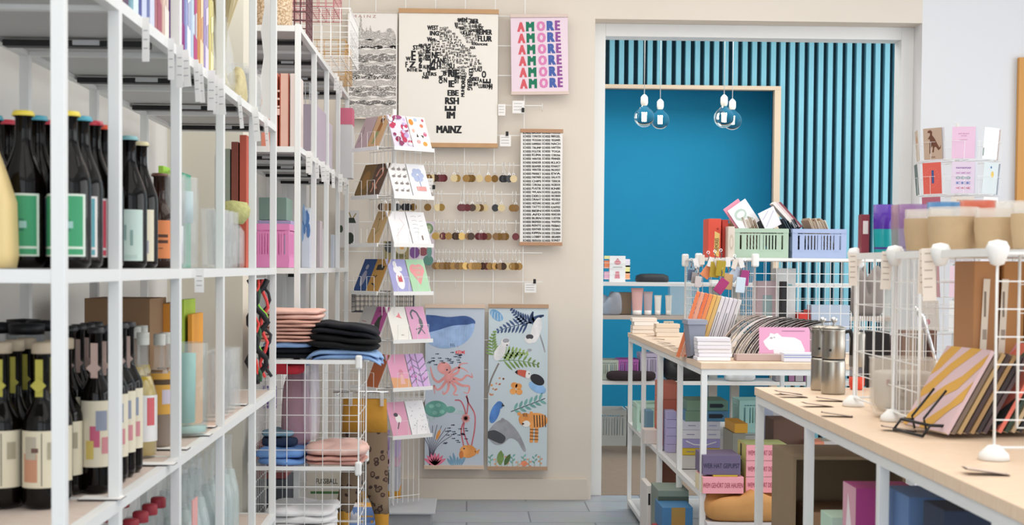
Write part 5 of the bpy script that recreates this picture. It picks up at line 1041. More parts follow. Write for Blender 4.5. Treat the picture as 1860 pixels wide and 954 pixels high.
# ================================================================ farther table
zt = ZTB+.001
def tb(name, label, cat, u, v, d, col, z=None, rz=None, **k):     # box whose near left bottom corner shows at (u, v)
    p = on(u, v, ZTB if z is None else z); a = k.pop('ang', 0)
    R = rotz(a); c = p+R@Vector((d[0]/2, d[1]/2, 0)); c.z = (zt if z is None else z+.001)
    return bx(name, label, cat, c, d, col, rz=a, **k)
def stack(u, v, n, d, cols, name, lab, cat, grp, jit=.004, z=None, **k):
    p = on(u, v, ZTB if z is None else z); zz = (zt if z is None else z+.001); r = random.Random(int(u))
    for q in range(n):
        bx(name, lab.format(ORD[q]), cat, (p.x+d[0]/2+r.uniform(-jit, jit), p.y+d[1]/2+r.uniform(-jit, jit), zz), d, cols[q % len(cols)], rz=r.uniform(-.03, .03), group=grp, **k); zz += d[2]+.0008
    return zz
stack(1150, 606, 4, (.12, .10, .018), ['efe6dc', 'e9dccf', 'f1ece6', 'ece2d8'], 'book', 'cream book, {} from the bottom of the pile at the far table corner', 'book', 'cream books at the far table corner')
stack(1192, 612, 3, (.11, .09, .019), ['e9dccc', 'e3d6c6', 'e0d0bc'], 'card_box', 'beige card box, {} from the bottom beside the cream books', 'box', 'beige card boxes')
tb('calendar_block', 'small beige block with black squares near the cream books', 'calendar', 1206, 600, (.05, .02, .045), 'dcc9ae', face=[('p', [(.1, .6), (.3, .6), (.3, .8), (.1, .8)], '4a4440'), ('p', [(.4, .55), (.65, .55), (.65, .82), (.4, .82)], '4a4440'), ('p', [(.75, .6), (.9, .6), (.9, .8), (.75, .8)], '4a4440')])
def flatcards(pts, z, lab, grp, sc=1):
    for k, (u, v) in enumerate(pts):
        p = on(u, v, z); m = MB(); R = Matrix.Rotation(.12, 3, 'Y')@rotz(random.uniform(-.3, .3)); m.box((0, 0, .0045*sc), (.048*sc, .026*sc, .0008), mat('dcc6b4', .7), R); m.box((0, 0, .0036*sc), (.054*sc, .031*sc, .0005), mat('5f473f'), R)  # larger dark sheet below paints in the shade under the card
        tag(m.build('price_card', loc=(p.x, p.y, z+.0008)), lab.format(ORD[k]), 'price card', grp)
flatcards([(1184, 611), (1196, 617), (1206, 624), (1214, 629), (1228, 634), (1236, 640)], ZTB, 'folded price card on the farther table, {} from the far end', 'price cards on the farther table')
# leaning notebooks: thin blocks leaning right, base row along (1228,640)
nb = [('ef8456', 'pale orange'), ('e9a88c', 'peach'), ('ef7c4c', 'bright orange'), ('f0945c', 'orange'), ('ecb866', 'yellow'), ('e3bd78', 'golden'), ('e7e3e6', 'white'), ('dedae0', 'off white'), ('e6e2e8', 'cool white'), ('ddd8de', 'light grey'), ('e0dcdc', 'pale')]
for k, (c, lb) in enumerate(nb):
    p = on(1228+k*8.0, 648, ZTB); L = math.radians(17)
    m = MB(); R = rotz(-.17)@Matrix.Rotation(L, 3, 'Y'); hh = .245-.003*k; m.box(R@Vector((.007, .05, hh/2)), (.0135, .10, hh), mat(c, .7), R)
    if c[0] == 'e' and k > 5: m.box(R@Vector((.007, -.0008, hh*.5)), (.003, .001, hh*.5), mat('8a8a90'), R)
    tag(m.build('leaning_notebook', loc=(p.x, p.y+.005, zt), bevel=.001), f'{lb} notebook leaning right, {ORD[k]} of the leaning row', 'notebook', 'leaning notebooks on the farther table')
# grey holder
p = on(1250, 652, ZTB); m = MB(); m.prism([(p.x+.012, p.y, zt), (p.x+.05, p.y, zt), (p.x+.062, p.y, zt+.12), (p.x, p.y, zt+.12)], (0, .12, 0), mat('8e93a2', .5)); m.box((p.x+.031, p.y+.06, zt+.128), (.07, .13, .016), mat('9a9fae', .5)); tag(m.build('desk_holder'), 'grey blue tapered holder in front of the leaning notebooks', 'holder')
m = MB(); p = on(1256, 652, ZTB)+Vector((0, -.012, 0)); m.tube([p+Vector((-.008, 0, .006)), p+Vector((.008, 0, .012)), p+Vector((.014, 0, .03)), p+Vector((.022, 0, .06))], .003, BLACK, 6); m.tube([p+Vector((-.008+.008*math.cos(a), .004*math.sin(a), .006)) for a in [q*PI/4 for q in range(8)]], .0025, BLACK, 5, closed=True); tag(m.build('cord'), 'short black cord hanging from the grey holder', 'cord')
stack(1268, 656, 6, (.115, .085, .0125), ['f3f1f5', 'ece9f2'], 'card_pack', 'white card pack, {} from the bottom at the near table corner', 'card pack', 'white card packs')
# curved black and white prints
CURV = [mat('2b2a2c', .6), mat('d9d6cf', .6), mat('56514e', .6), mat('e8e4df', .6), mat('3a3432', .6), mat('a39b94', .6), mat('8a7468', .6)]
for k in range(12):
    p = on(1298+k*10, 650, ZTB); w = random.Random(k); H = .150-.002*k; reach = .15+.004*k; th_ = .012
    prof = [(reach*(s**1.35), H*math.sin(s*PI/2*.96)) for s in [q/9 for q in range(10)]]
    m = MB(); i1 = m.mi(CURV[(6, 5, 3, 2, 5, 0, 2, 0, 4, 0, 0, 4, 0, 0, 4)[k]]); i2 = m.mi(CURV[1 if k % 2 else 3]); A = []
    for x, z in prof: A.append([m.bm.verts.new((x+a, y, z)) for a, y in ((0, 0), (th_, 0), (th_+.02, .10), (.02, .10))])
    for a, b in zip(A[:-1], A[1:]):
        for q in range(4): f = m.bm.faces.new((a[q], a[(q+1) % 4], b[(q+1) % 4], b[q])); f.material_index = i1; f.smooth = q != 0
        g = [m.bm.verts.new(v_.co+Vector((dx, -.0008, 0))) for v_, dx in ((a[0], 0), (a[0], .0034), (b[0], .0034), (b[0], 0))]; f = m.bm.faces.new(g); f.material_index = i2
    m.bm.faces.new(A[-1]); m.bm.faces.new(A[0][::-1])
    tag(m.build('curved_print', loc=(p.x, p.y+.01, zt)), f'black and white print bending to the right, {ORD[k]} from the left', 'print', 'curved prints on the farther table')
tb('card_tray', 'flat taupe box lying on the near table edge', 'box', 1338, 656, (.155, .06, .022), 'bfa9a4')
tb('note_pad', 'blue striped white note pads beside the taupe box', 'note pad', 1424, 658, (.14, .07, .030), 'dfe2ee', face=[('s', [(0, .5), (1, .5)], .02, '8a9ccf'), ('s', [(0, .75), (1, .75)], .02, '8a9ccf')])
p = on(1378, 654, ZTB); o = card('picture_card', 'pink card with a large white bear standing near the table edge', 'card', frame((p.x+.09, p.y+.0, zt+.058), (1, 0, 0), (0, .10, 1)), .178, .112, 'e9a9cb', [('p', [(.12, .42), (.2, .28), (.28, .3), (.3, .02), (.88, .02), (.9, .3), (.82, .58), (.7, .68), (.45, .7), (.36, .82), (.3, .78), (.22, .82), (.2, .72), (.08, .56)], 'f6f2f5'), ('e', .24, .66, .03, .03, 'b9b4bc'), ('e', .3, .68, .02, .02, 'b9b4bc'), ('s', [(.45, .88), (.9, .88)], .012, '9a6c84')])
# ---- wire stand on the farther table
x0, x1, xm, y0, y1 = .86, 1.56, 1.072, 5.29, 5.62
t = thing('wire_cube_stand', 'white wire grid stand on the farther table carrying two crates', 'shelf', ((x0+x1)/2, (y0+y1)/2, zt)); O = t.location.copy(); H = .345
def L_(x, y, z): return Vector((x, y, z))-O
grid_panel(t, L_(x0, y0, zt+.004), (1, 0, 0), (0, 0, 1), xm-x0, H, 5, 7, WIRE); grid_panel(t, L_(xm, y0, zt+.004), (1, 0, 0), (0, 0, 1), x1-xm, H, 12, 7, WIRE)
grid_panel(t, L_(x0, y1, zt+.004), (1, 0, 0), (0, 0, 1), x1-x0, H, 20, 7, WIRE)
for x in (x0, xm, x1): grid_panel(t, L_(x, y0+.006, zt+.004), (0, 1, 0), (0, 0, 1), y1-y0-.012, H, 9, 6, WIRE)
m = MB(); m.box(L_((x0+x1)/2, (y0+y1)/2, zt+H+.008), (x1-x0, y1-y0, .006), clearfilm('e6ebee', .5)); m.box(L_((x0+x1)/2, y0, zt+H+.008), (x1-x0, .008, .01), WIRE); m.build('top_sheet', t)
for x in (x0, xm, x1):
    for y in (y0, y1): m = MB(); m.box(L_(x, y, zt+H+.004), (.026, .026, .05), WIRE); m.build('corner_connector', t, bevel=.006)
zs = zt+H+.012
cg = (pxY(1386, y0), y0+.12, zs); crate('folding_crate', 'sage green plastic crate full of cards on the wire stand', cg, (.205, .17, .112), 'b3c9b4', nb=13)
cb = (pxY(1491, y0)+.002, y0+.12, zs); crate('folding_crate', 'pale blue plastic crate full of cards on the wire stand', cb, (.205, .17, .112), 'a9b9dc', nb=13)
kc = ['c9b49c', 'd8c9b4', 'b99f86', 'cdbba8', 'a98e78', 'e0d6c8']
def cardrow(cx, cy, x_from, x_to, n, hs, lean, cols, lab, grp, w=.13, zb=None, th=.003):
    for k in range(n):
        x = x_from+(x_to-x_from)*k/max(1, n-1); h = hs*(1+.05*math.sin(k*1.7)); R = Matrix.Rotation(lean, 3, 'Y'); m = MB(); m.box(R@Vector((0, 0, h/2)), (th, w, h), mat(cols[k % len(cols)], .7), R)
        tag(m.build('card', loc=(x, cy, zb)), lab.format(ORD[k]), 'card', grp)
cardrow(0, cg[1], cg[0]-.045, cg[0]+.03, 12, .152, -.35, kc, 'kraft card standing in the green crate, {} from the left', 'cards in the green crate', zb=zs+.008)
cardrow(0, cg[1], cg[0]+.068, cg[0]+.094, 5, .150, -.40, ['2e3440', '3c4450', '252a33'], 'dark blue card leaning in the green crate, {} from the left', 'dark cards in the green crate', zb=zs+.008)
cardrow(0, cb[1], cb[0]-.060, cb[0]-.015, 6, .155, -.5, ['32404e', '4a5866', '28323c'], 'dark slate card in the blue crate, {} from the left', 'dark cards in the blue crate', zb=zs+.008)
cardrow(0, cb[1], cb[0]+.02, cb[0]+.08, 12, .150, -.38, kc, 'beige card in the blue crate, {} from the left', 'beige cards in the blue crate', zb=zs+.008)
def leaning(label, u, v, Y, w, h, lean, col, shapes=(), th=.004, yaw=0.25):
    p = at(u, v, Y); R = Matrix.Rotation(lean, 4, 'Y')@Matrix.Rotation(yaw, 4, 'Z'); M = Matrix.Translation(p)@R@frame((0, 0, h/2), (1, 0, 0), (0, 0, 1)); return card('greeting_card', label, 'card', M, w, h, col, shapes, th=th, group='cards sticking out of the crates')
leaning('pink edged card leaning far left out of the green crate', 1356, 412, y0+.07, .075, .105, -.62, 'ee9cb4')
leaning('white card with pale green swirl leaning out of the green crate', 1364, 412, y0+.06, .088, .10, -.60, 'ecebf0', [('e', .4, .6, .3, .22, 'b9cbc0'), ('e', .42, .6, .2, .12, 'ecebf0'), ('s', [(.6, .4), (.8, .2)], .08, 'b9cbc0')])
leaning('white and lilac patterned card in the middle of the green crate', 1406, 414, y0+.05, .07, .075, -.45, 'e6e3ea', [('s', [(.1, .2), (.9, .8)], .05, 'c7c3d0'), ('s', [(.1, .6), (.6, .9)], .05, 'c7c3d0')])
for k, (c, lb) in enumerate((('e9e4e2', 'white'), ('cdb9b9', 'rose grey'), ('8a4a54', 'wine red'))): leaning(f'{lb} tall card leaning left between the two crates', 1446+k*5, 413, y0+.06+.01*k, .012, .125, -.75, c, th=.06, yaw=0)
def topbox(name, label, u0, u1, Y, dep, h, col, **k): x0_, x1_ = pxY(u0, Y), pxY(u1, Y); return bx(name, label, 'box', ((x0_+x1_)/2, Y+dep/2, zs), (x1_-x0_, dep, h), col, **k)
topbox('game_box', 'coral red box with yellow upright label left of the green crate', 1286, 1309, 5.34, .12, .148, 'd9503c', face=[('p', [(.45, .08), (.85, .02), (.9, .62), (.5, .68)], 'e8c477'), ('t', 'MEMORIES', .68, .34, .10, '4a2c20', PI/2, .5), ('e', .72, .74, .08, .03, 'a8322c')])
topbox('game_box', 'darker red box directly beside the coral one', 1311, 1322, 5.36, .12, .145, 'b93c30')
topbox('gift_bag', 'tan paper parcel behind the beige box', 1320, 1338, 5.46, .1, .135, 'b98660')
topbox('game_box', 'pale beige box with fine line ornament next to green crate', 1322, 1334, 5.30, .12, .118, 'ddd2c6', face=[('e', .5, .5, .3, .25, 'c9b8a4'), ('e', .5, .5, .2, .16, 'ddd2c6')])
# key fobs and pouches hanging in front of the stand
HC = [(1255, 500, 'slate blue', '5f7088'), (1262, 505, 'grey', '9a9696'), (1268, 512, 'pale grey', 'c6c1c0'), (1286, 492, 'apricot', 'ee9a6c'), (1298, 490, 'mustard', 'b9a03c'), (1309, 488, 'olive mustard', 'a8922c'), (1334, 498, 'white and blue', 'c3d0df'), (1322, 512, 'caramel', 'c0986c'), (1310, 520, 'magenta', 'a83c74'), (1352, 505, 'berry', 'a03c78'), (1345, 518, 'icy', 'c9d9e6')]
for k, (u, v, lb, c) in enumerate(HC):
    Yh = y0-.035-.012*(k % 3); p = at(u, v, Yh); a = .6 if k in (3, 6, 8) else .1; s_ = .034 if k not in (0, 1, 2) else .024
    t = thing('hanging_pouch', f'{lb} hanging fabric tag on the left side of the wire stand', 'key fob', (p.x, Yh, p.z+s_), 0)
    m = MB(); R = Matrix.Rotation(a, 3, 'Y'); m.box((0, 0, -s_), (s_*1.1, .006, s_*1.7), mat(c, .8), R@rotz(.3)); m.build('fabric_tag', t, bevel=.002)
    m = MB(); m.tube([(0, 0, s_*.1), (.003, -.004, .02), (-.003, 0, .03)], .0018, mat('6a6668', .4), 5); m.tube([(.005*math.cos(q*PI/4), 0, .034+.005*math.sin(q*PI/4)) for q in range(8)], .0012, CHROME, 4, closed=True); m.build('cord_loop', t)
for k, (u, v) in enumerate(((1264, 476), (1275, 470), (1290, 474), (1302, 476), (1322, 474), (1334, 478), (1346, 476))):
    Yh = y0-.045; p = at(u, v, Yh); m = MB(); m.tube([(0, .04, .012), (0, 0, .012), (0, -.004, -.03)], .002, CHROME, 5); m.box((0, -.006, -.004), (.018, .002, .036), mat('dfd6cc' if k % 2 else 'e9e7e6', .6), Matrix.Rotation(.3*((k % 3)-1), 3, 'Y')); tag(m.build('hook_tag', loc=p), f'small paper tag on a hook at the stand corner, {ORD[k]} from the left', 'price tag', 'paper tags on the stand hooks')
# things inside the wire stand
def ib(name, label, cat, u0, u1, v1, Y, dep, h, col, **k): x0_, x1_ = pxY(u0, Y), pxY(u1, Y); return bx(name, label, cat, ((x0_+x1_)/2, Y+dep/2, zt), (x1_-x0_, dep, h), col, **k)
ib('display_box', 'white box with turquoise writing inside the wire stand', 'box', 1412, 1446, 640, 5.44, .1, .32, 'e8edee', face=[('s', [(.2, .8), (.8, .8)], .06, '6fb9bc')])
ib('display_box', 'slim black box inside the wire stand', 'box', 1421, 1430, 640, 5.36, .05, .27, '25252a')
ib('display_box', 'pale pink box inside the wire stand', 'box', 1376, 1410, 640, 5.46, .1, .27, 'd9c3cb', face=[('p', [(.3, .5), (.8, .5), (.8, .8), (.3, .8)], 'a9c4c8')])
ib('display_box', 'bright red box low inside the wire stand', 'box', 1452, 1468, 640, 5.40, .1, .15, 'dd3f38')
ib('display_box', 'second bright red box low inside the wire stand right', 'box', 1472, 1482, 640, 5.44, .1, .16, 'd9453c')
ib('display_box', 'light blue box low between moka pot and wire stand', 'box', 1475, 1545, 640, 5.42, .08, .18, 'b9cbe0')
m = MB(); m.prism([(0, 0, 0), (.03, 0, -.005), (.055, 0, .02), (.052, 0, .09), (.03, 0, .115), (.0, 0, .09), (-.012, 0, .04)], (0, .05, 0), mat('b49aa6', .8)); tag(m.build('felt_bag', loc=(pxY(1457, 5.33), 5.33, zt+.155-.154)), 'mauve grey rounded felt bag inside the wire stand', 'bag')
m = MB(); m.prism([(0, 0, 0), (.03, 0, 0), (.045, 0, .03), (.03, 0, .07), (0, 0, .07), (-.015, 0, .03)], (0, .04, 0), mat('ef9c78', .8)); tag(m.build('felt_bag', loc=(pxY(1436, 5.33), 5.31, zt+.0)), 'apricot hexagonal felt bag inside the wire stand', 'bag')

# ---- boxes under the farther table
zl = .435
def lowb(name, label, u0, u1, Y, dep, z, h, col, cat='box', **k): x0_, x1_ = pxY(u0, Y), pxY(u1, Y); return bx(name, label, cat, ((x0_+x1_)/2, Y+dep/2, z), (x1_-x0_, dep, h), col, **k)
HF = [('t', 'WEM GEHÖRT DER HAUFEN', .5, .48, .30, 'a84c60', 0, .44)]
Yn = t1n.y-.03
lowb('game_box', 'pink game box with red lettering at the near end of lower shelf', 1281, 1356, Yn, .15, zl, .056, 'eda3ae', face=HF, fcols={'left': [('p', [(0, 0), (1, 0), (1, 1), (0, 1)], 'e6d9b4')]})
lowb('game_box', 'purple grey game box with dark lettering on the pink one', 1281, 1350, Yn+.01, .16, zl+.062, .066, '6e6280', face=[('t', 'WER HAT GEPUPST', .5, .45, .24, '35304a', 0, .62)])
lowb('game_box', 'thin mustard box between the pink and purple game boxes', 1300, 1345, Yn+.004, .14, zl+.0565, .005, 'c9a93c')
for k in range(3): lowb('game_box', f'pink game box of the right hand pile, {ORD[k]} from the bottom', 1360, 1436, Yn+.02, .15, zl+.0545*k, .0535, 'eda3ae', face=HF, fcols={'left': [('p', [(0, 0), (1, 0), (1, 1), (0, 1)], 'd9cf7c'), ('p', [(.3, .1), (.5, .1), (.5, .9), (.3, .9)], '55503c')], 'top': [('p', [(0, 0), (1, 0), (1, 1), (0, 1)], '9aa36c')]}, group='pink game boxes right hand pile')
sg = [('e3c440', 'yellow', .028, 0), ('a9a4d8', 'lavender with white arc', .036, 1), ('e6e8f1', 'white', .036, 0), ('dfe2ef', 'bluish white', .034, 0), ('5a8fb4', 'teal blue', .042, 2), ('6f9a8c', 'green and blue', .040, 2)]
z = zl
for k, (c, lb, h, sh) in enumerate(sg):
    f_ = {0: [('s', [(.15, .5), (.35, .5)], .02, '8a8fae'), ('s', [(.7, .5), (.9, .5)], .03, 'a9b4d8')], 1: [('s', [(.1, .8), (.3, .4), (.6, .3), (.9, .7)], .03, 'f2f0f6')], 2: [('p', [(.55, .3), (.85, .3), (.9, .5), (.85, .7), (.55, .7)], '2c3440'), ('p', [(0, 0), (.4, 0), (.4, 1), (0, 1)], '7c9c84')]}[sh]
    lowb('game_box', f'{lb} game box, {ORD[k]} from the bottom of the middle pile', 1240+(k % 2)*3+(8 if k > 3 else 0), 1312+(k > 3)*14, 5.72, .2, z, h, c, face=f_, group='game boxes of the middle pile'); z += h+.001
for k, (c, lb) in enumerate((('d8705c', 'coral red'), ('e07c64', 'coral'), ('c9705e', 'dusty coral'), ('cf7a66', 'pale coral'))): lowb('game_box', f'{lb} box, {ORD[k]} from the bottom of the coral pile', 1206, 1240, 6.02, .25, zl+.066*k, .065, c, group='coral boxes')
for k in range(5): lowb('card_box', f'lilac card box, {ORD[k]} from the bottom beside coral pile', 1214, 1232, 5.80, .1, zl+.034*k, .033, 'b4aed8', group='lilac card boxes')
crate('folding_crate', 'translucent mint crate at the far end of the lower shelf', (pxY(1182, 6.6)+.005, 6.66, zl), (.13, .18, .125), 'bfe0d0')
crate('folding_crate', 'mint crate deep on the lower shelf to the right', (pxY(1367, 6.5)+.05, 6.6, zl), (.2, .18, .15), 'a9d6cf')
lowb('display_box', 'small blue and white box near the mint crate', 1178, 1190, 6.3, .1, zl, .12, '6f9cb4'); lowb('display_box', 'white box stacked low beside the blue box', 1174, 1198, 6.08, .1, zl, .06, 'e3ddd8')
lowb('display_box', 'grey olive box stack right of the middle pile', 1335, 1358, 5.2, .2, zl, .15, '8f9186'); lowb('display_box', 'mustard box on top of the grey olive box', 1338, 1362, 5.2, .2, zl+.151, .035, 'd9a238')
lowb('display_box', 'tall pale blue box at the back of the lower shelf', 1387, 1408, 5.5, .12, zl, .24, 'c3cfe6'); lowb('display_box', 'brown box beside the tall pale blue box', 1409, 1470, 5.3, .15, zl, .19, '6f5446')
lowb('display_box', 'white and black box above the brown box', 1408, 1440, 5.5, .1, zl, .25, 'e6e6ec', face=[('p', [(.1, .8), (.4, .8), (.4, .95), (.1, .95)], '2c2c34')])
lowb('display_box', 'coral orange box far under the nearer table', 1478, 1502, 5.2, .1, zl, .12, 'e59476'); lowb('display_box', 'white box next to the coral orange box', 1503, 1530, 5.2, .1, zl, .11, 'eef0f4')
# kraft parcel
m = MB(); r = random.Random(2); slab(m, (0, 0, 0), (.28, .15, .085), mat('c48e52', .6, bump=.6, scale=14, var=.1), 5, n=28, e=7, wob=.1); tag(m.build('paper_parcel', loc=(pxY(1358, Yn)+.005, Yn+.05, .343)), 'crumpled kraft paper parcel under the pink game boxes', 'parcel')
lowb('display_box', 'pale grey carton below the kraft parcel', 1290, 1430, Yn-.02, .16, .051, .290, 'cfc9c8')
zb = .051
lowb('game_box', 'dark red box reading ANWEISUNG on the bottom shelf', 1206, 1268, Yn+.27, .25, zb, .19, 'a8383c', face=[('t', 'ANWEISUNG', .5, .84, .10, 'e9c4bc', 0, .62), ('s', [(.1, .62), (.9, .62)], .02, 'd9a49c')])
lowb('game_box', 'blue and mustard striped box above the dark red box', 1208, 1264, Yn+.35, .2, zb+.192, .085, '3f77a4', face=[('p', [(.3, 0), (.75, 0), (.75, 1), (.3, 1)], '9c8044')])
lowb('game_box', 'green grey flat box on the bottom shelf pile', 1200, 1256, Yn+.5, .2, zb, .315, '7c8a80', face=[('p', [(0, .85), (1, .85), (1, .93), (0, .93)], '48544a'), ('p', [(0, .7), (1, .7), (1, .8), (0, .8)], 'd97a5c')])
lowb('game_box', 'brown rust box at the top of the bottom shelf', 1208, 1240, 5.9, .2, zb, .33, '7a4c38')
lowb('display_box', 'white and black striped box standing upright on the bottom shelf', 1180, 1190, 5.45, .2, zb, .30, 'dcd8d4', face=[('p', [(.2, .1), (.6, .1), (.6, .3), (.2, .3)], '222226'), ('p', [(.2, .75), (.6, .75), (.6, .9), (.2, .9)], '222226')])
lowb('display_box', 'salmon coloured upright box on the bottom shelf', 1191, 1200, 5.43, .2, zb, .26, 'e5766a')

# ================================================================ nearer table
flatcards([(1432, 717), (1441, 722), (1508, 729), (1484, 739), (1520, 757), (1632, 783), (1790, 862)], ZTB, 'folded price card on the nearer table, {} from the far end', 'price cards on the nearer table', 1.25)
def moka(label, u, v, s=1.0, cat='coffee pot'):
    p = on(u, v, ZTB); t = thing('moka_pot', label, cat, (p.x, p.y, zt), 0); r = .0365*s*.82; z = s
    m = MB(); m.lathe([(0, 0), (r*.97, 0), (r*1.02, .004*z), (r*1.0, .08*z), (r*.96, .086*z), (0, .086*z)], STEEL, 36); m.build('boiler', t)
    m = MB(); m.lathe([(r*.955, .086*z), (r*.955, .090*z)], BLACK, 36); m.lathe([(r*.96, .090*z), (r*1.0, .093*z), (r*1.0, .13*z), (r*.97, .160*z), (r*1.0, .165*z), (r*.92, .165*z), (r*.9, .12*z)], STEEL, 36); m.build('upper_pot', t)
    m = MB(); m.prism([(-r*.93, -.009*z, .148*z), (-r*.93, .009*z, .148*z), (-r*1.30, 0, .168*z)], (.0, 0, .004*z), STEEL); m.build('spout', t)
    m = MB(); m.lathe([(r*1.03, .166*z), (r*1.03, .168*z), (r*.5, .174*z), (0, .176*z)], STEEL, 36); m.build('lid', t)
    m = MB(); m.lathe([(.003*z, .175*z), (.003*z, .180*z), (.008*z, .185*z), (.0085*z, .191*z), (.004*z, .195*z), (0, .196*z)], CHROME, 16); m.build('knob', t)
    m = MB(); m.tube([(r*.95, .01, .156*z), (r*1.5, .012, .160*z), (r*1.75, .012, .14*z), (r*1.6, .012, .098*z)], [.005*z, .006*z, .006*z, .004*z], BLACK, 8); m.build('handle', t)
    m = MB(); m.tube([(-r*.5, -r*.84, .112*z), (-r*.53, -r*.92, .112*z)], .0035*z, BLACK, 10); m.build('valve', t); return t
moka('steel moka coffee pot in front at the far end of nearer table', 1513, 716, 1.0)
q = moka('second steel moka coffee pot half hidden behind the front one', 1493, 709, .98)
p = on(1556, 708, ZTB); t = thing('steel_flask', 'steel flask with clear lower half and orange red band beside the moka pots', 'flask', (p.x, p.y, zt))
m = MB(); m.lathe([(.020, .06), (.021, .065), (.021, .145), (.018, .152), (0, .152)], STEEL, 24); m.build('steel_top', t); m = MB(); m.lathe([(0, .002), (.016, .002), (.0195, .012), (.0195, .06)], mat('8c8a92', .1, alpha=.55), 20); m.build('clear_base', t)
m = MB(); m.lathe([(0, .0), (.0172, .0), (.0172, .004), (.0203, .012), (.0203, .034), (.019, .034)], mat('f0543a', .4), 20); m.build('red_band', t)
# glass bowl with white wax
p = on(1644, 760, ZTB); t = thing('candle_glass', 'large clear glass bowl with off white candle and small lettering', 'candle', (p.x, p.y+.02, zt))
m = MB(); m.lathe([(0, 0), (.052, 0), (.062, .006), (.070, .03), (.071, .125), (.073, .128), (.069, .128), (.067, .03), (.055, .012), (0, .01)], mat('eee6da', .05, alpha=.30), 40); m.build('glass_bowl', t)
m = MB(); m.lathe([(0, .012), (.050, .013), (.060, .03), (.062, .095), (.058, .098), (0, .096)], mat('dcd8d2', .5), 40); m.build('wax', t)
m = MB()
for k, tx in enumerate(('MEER', '&', 'TEE.')): m.text(tx, frame((-.018, -.0645, .078-.016*k), (1, .0, 0), (0, 0, 1)), .011, mat('55504e'), .01)
m.box((-.046, -.046, .078), (.006, .004, .012), mat('b07c78')); m.build('lettering', t, fix=False)
# dark mug, tins and boxes behind the grid
def nb_(name, label, cat, u0, u1, v, dep, h, col, **k):
    p = on(u0, v, ZTB); q_ = on(u1, v, ZTB); return bx(name, label, cat, ((p.x+q_.x)/2, p.y+dep/2, zt), (q_.x-p.x, dep, h), col, **k)
nb_('gift_box', 'matt black square box behind the candle bowl', 'box', 1574, 1614, 704, .08, .15, '17171a'); nb_('gift_box', 'slim pale pink box beside the black box', 'box', 1622, 1634, 704, .05, .14, 'e3cdd8')
for k, (u0, u1, c, lb) in enumerate(((1637, 1648, '7a6458', 'brown'), (1650, 1663, '8f7f72', 'taupe'), (1665, 1676, 'a09484', 'stone grey'), (1688, 1700, '5e3c30', 'dark chocolate'))): nb_('gift_box', f'{lb} upright box behind the candle bowl', 'box', u0, u1, 706, .05, .155, c)
for k in range(7):
    a = on(1700+k*3, 716, ZTB); m = MB(); m.tube([(0, .006*k, .0), (-.055-.006*k, .006*k, .20+.004*k)], .0042, mat('dcdde0', .15, metal=.9), 8); tag(m.build('metal_straw', loc=(a.x+.02, a.y, zt)), f'shiny metal straw leaning left, {ORD[k]} of the bundle', 'straw', 'metal straws')
# wire stand on the nearer table, running along it
gx, gy0, gy1 = .925, 2.44, 3.50
dirv = (Vector((t2f.x-t2n0.x, t2f.y-t2n0.y, 0))).normalized(); A0 = on(1805, 836, ZTB); A0.z = zt; A1 = A0+dirv*.30; A2 = A0+dirv*.60; A3 = A0+dirv*.92; SU = Vector((dirv.y, -dirv.x, 0)); SD = SU*.34
t = thing('wire_cube_stand', 'white wire grid stand running along the nearer table with glasses on top', 'shelf', A0); H = .325
for a, b in ((A0, A1), (A1, A2), (A2, A3)):
    q_ = .12 if a is A1 else 0
    if a is not A0: grid_panel(t, a-A0+dirv*q_+Vector((0, 0, .02)), dirv, (0, 0, 1), (b-a).length-.004-q_, H, 4, 6, WIRE)
    grid_panel(t, a-A0+SD+Vector((0, 0, .02)), dirv, (0, 0, 1), (b-a).length-.004, H, 8, 6, WIRE)
for a in (A1, A2, A3): grid_panel(t, a-A0+SU*(.15 if a is A1 else .007)+Vector((0, 0, .02)), SU, (0, 0, 1), .18 if a is A1 else .32, H, 4 if a is A1 else 8, 6, WIRE, r=.0011)
grid_panel(t, SD*.0+Vector((0, 0, .02)), SU, (0, 0, 1), .34, H, 2, 7, WIRE, r=.0014)
m = MB(); c = (A0+A3)/2-A0+SD/2+Vector((0, 0, H+.024)); ang = math.atan2(dirv.y, dirv.x)-PI/2
m.box(c, (.34, .92, .005), clearfilm('e9ecec', .45), rotz(ang)); m.box((A0+A3)/2-A0+Vector((0, 0, H+.022)), (.008, .92, .014), WIRE, rotz(ang)); m.build('top_sheet', t)
for k, a in enumerate((A0, A1, A2, A3)):
    for s_ in (0, 1):
        m = MB(); m.lathe([(0, -.028), (.011, -.024), (.017, -.008), (.019, .004), (.014, .014), (0, .017)], WIRE, 16, a-A0+SD*s_+Vector((0, 0, H+.026))); m.build('corner_connector', t)
        if a is A1 and s_ == 0: continue
        m = MB(); m.lathe([(0, 0), (.026, 0), (.024, .01), (.010, .024), (0, .026)], WIRE, 16, a-A0+SD*s_); m.build('foot', t)
ztop = zt+H+.028
def onT(a, s, z=ztop): q_ = A0+dirv*a+SU*s; return (q_.x, q_.y, z)
def tumbler(label, a, s, R, h, col, top=None, kraft=False, grp=None, alpha=.45):
    t = thing('drinking_glass', label, 'glass', onT(a, s), 0, grp)
    m = MB(); m.lathe([(0, 0), (R*.85, 0), (R*.9, .003), (R, h*.5)], mat(col, .05, alpha=alpha), 28); m.lathe([(R, h*.5), (R*1.02, h), (R*.97, h), (R*.92, .01), (0, .01)], mat(top or col, .05, alpha=alpha), 28); m.build('glass_wall', t)
    if kraft: m = MB(); m.lathe([(R*.9+.001, .003), (R+.0015, h*.5), (R*1.01+.001, h*.78)], mat('c9ad88', .8, var=.12, scale=40), 28); m.build('kraft_band', t)
    return t
tumbler('tall purple glass fading to turquoise on the wire stand', .88, .052, .0225, .112, '1fb0b4', '5a30a8', alpha=.85)
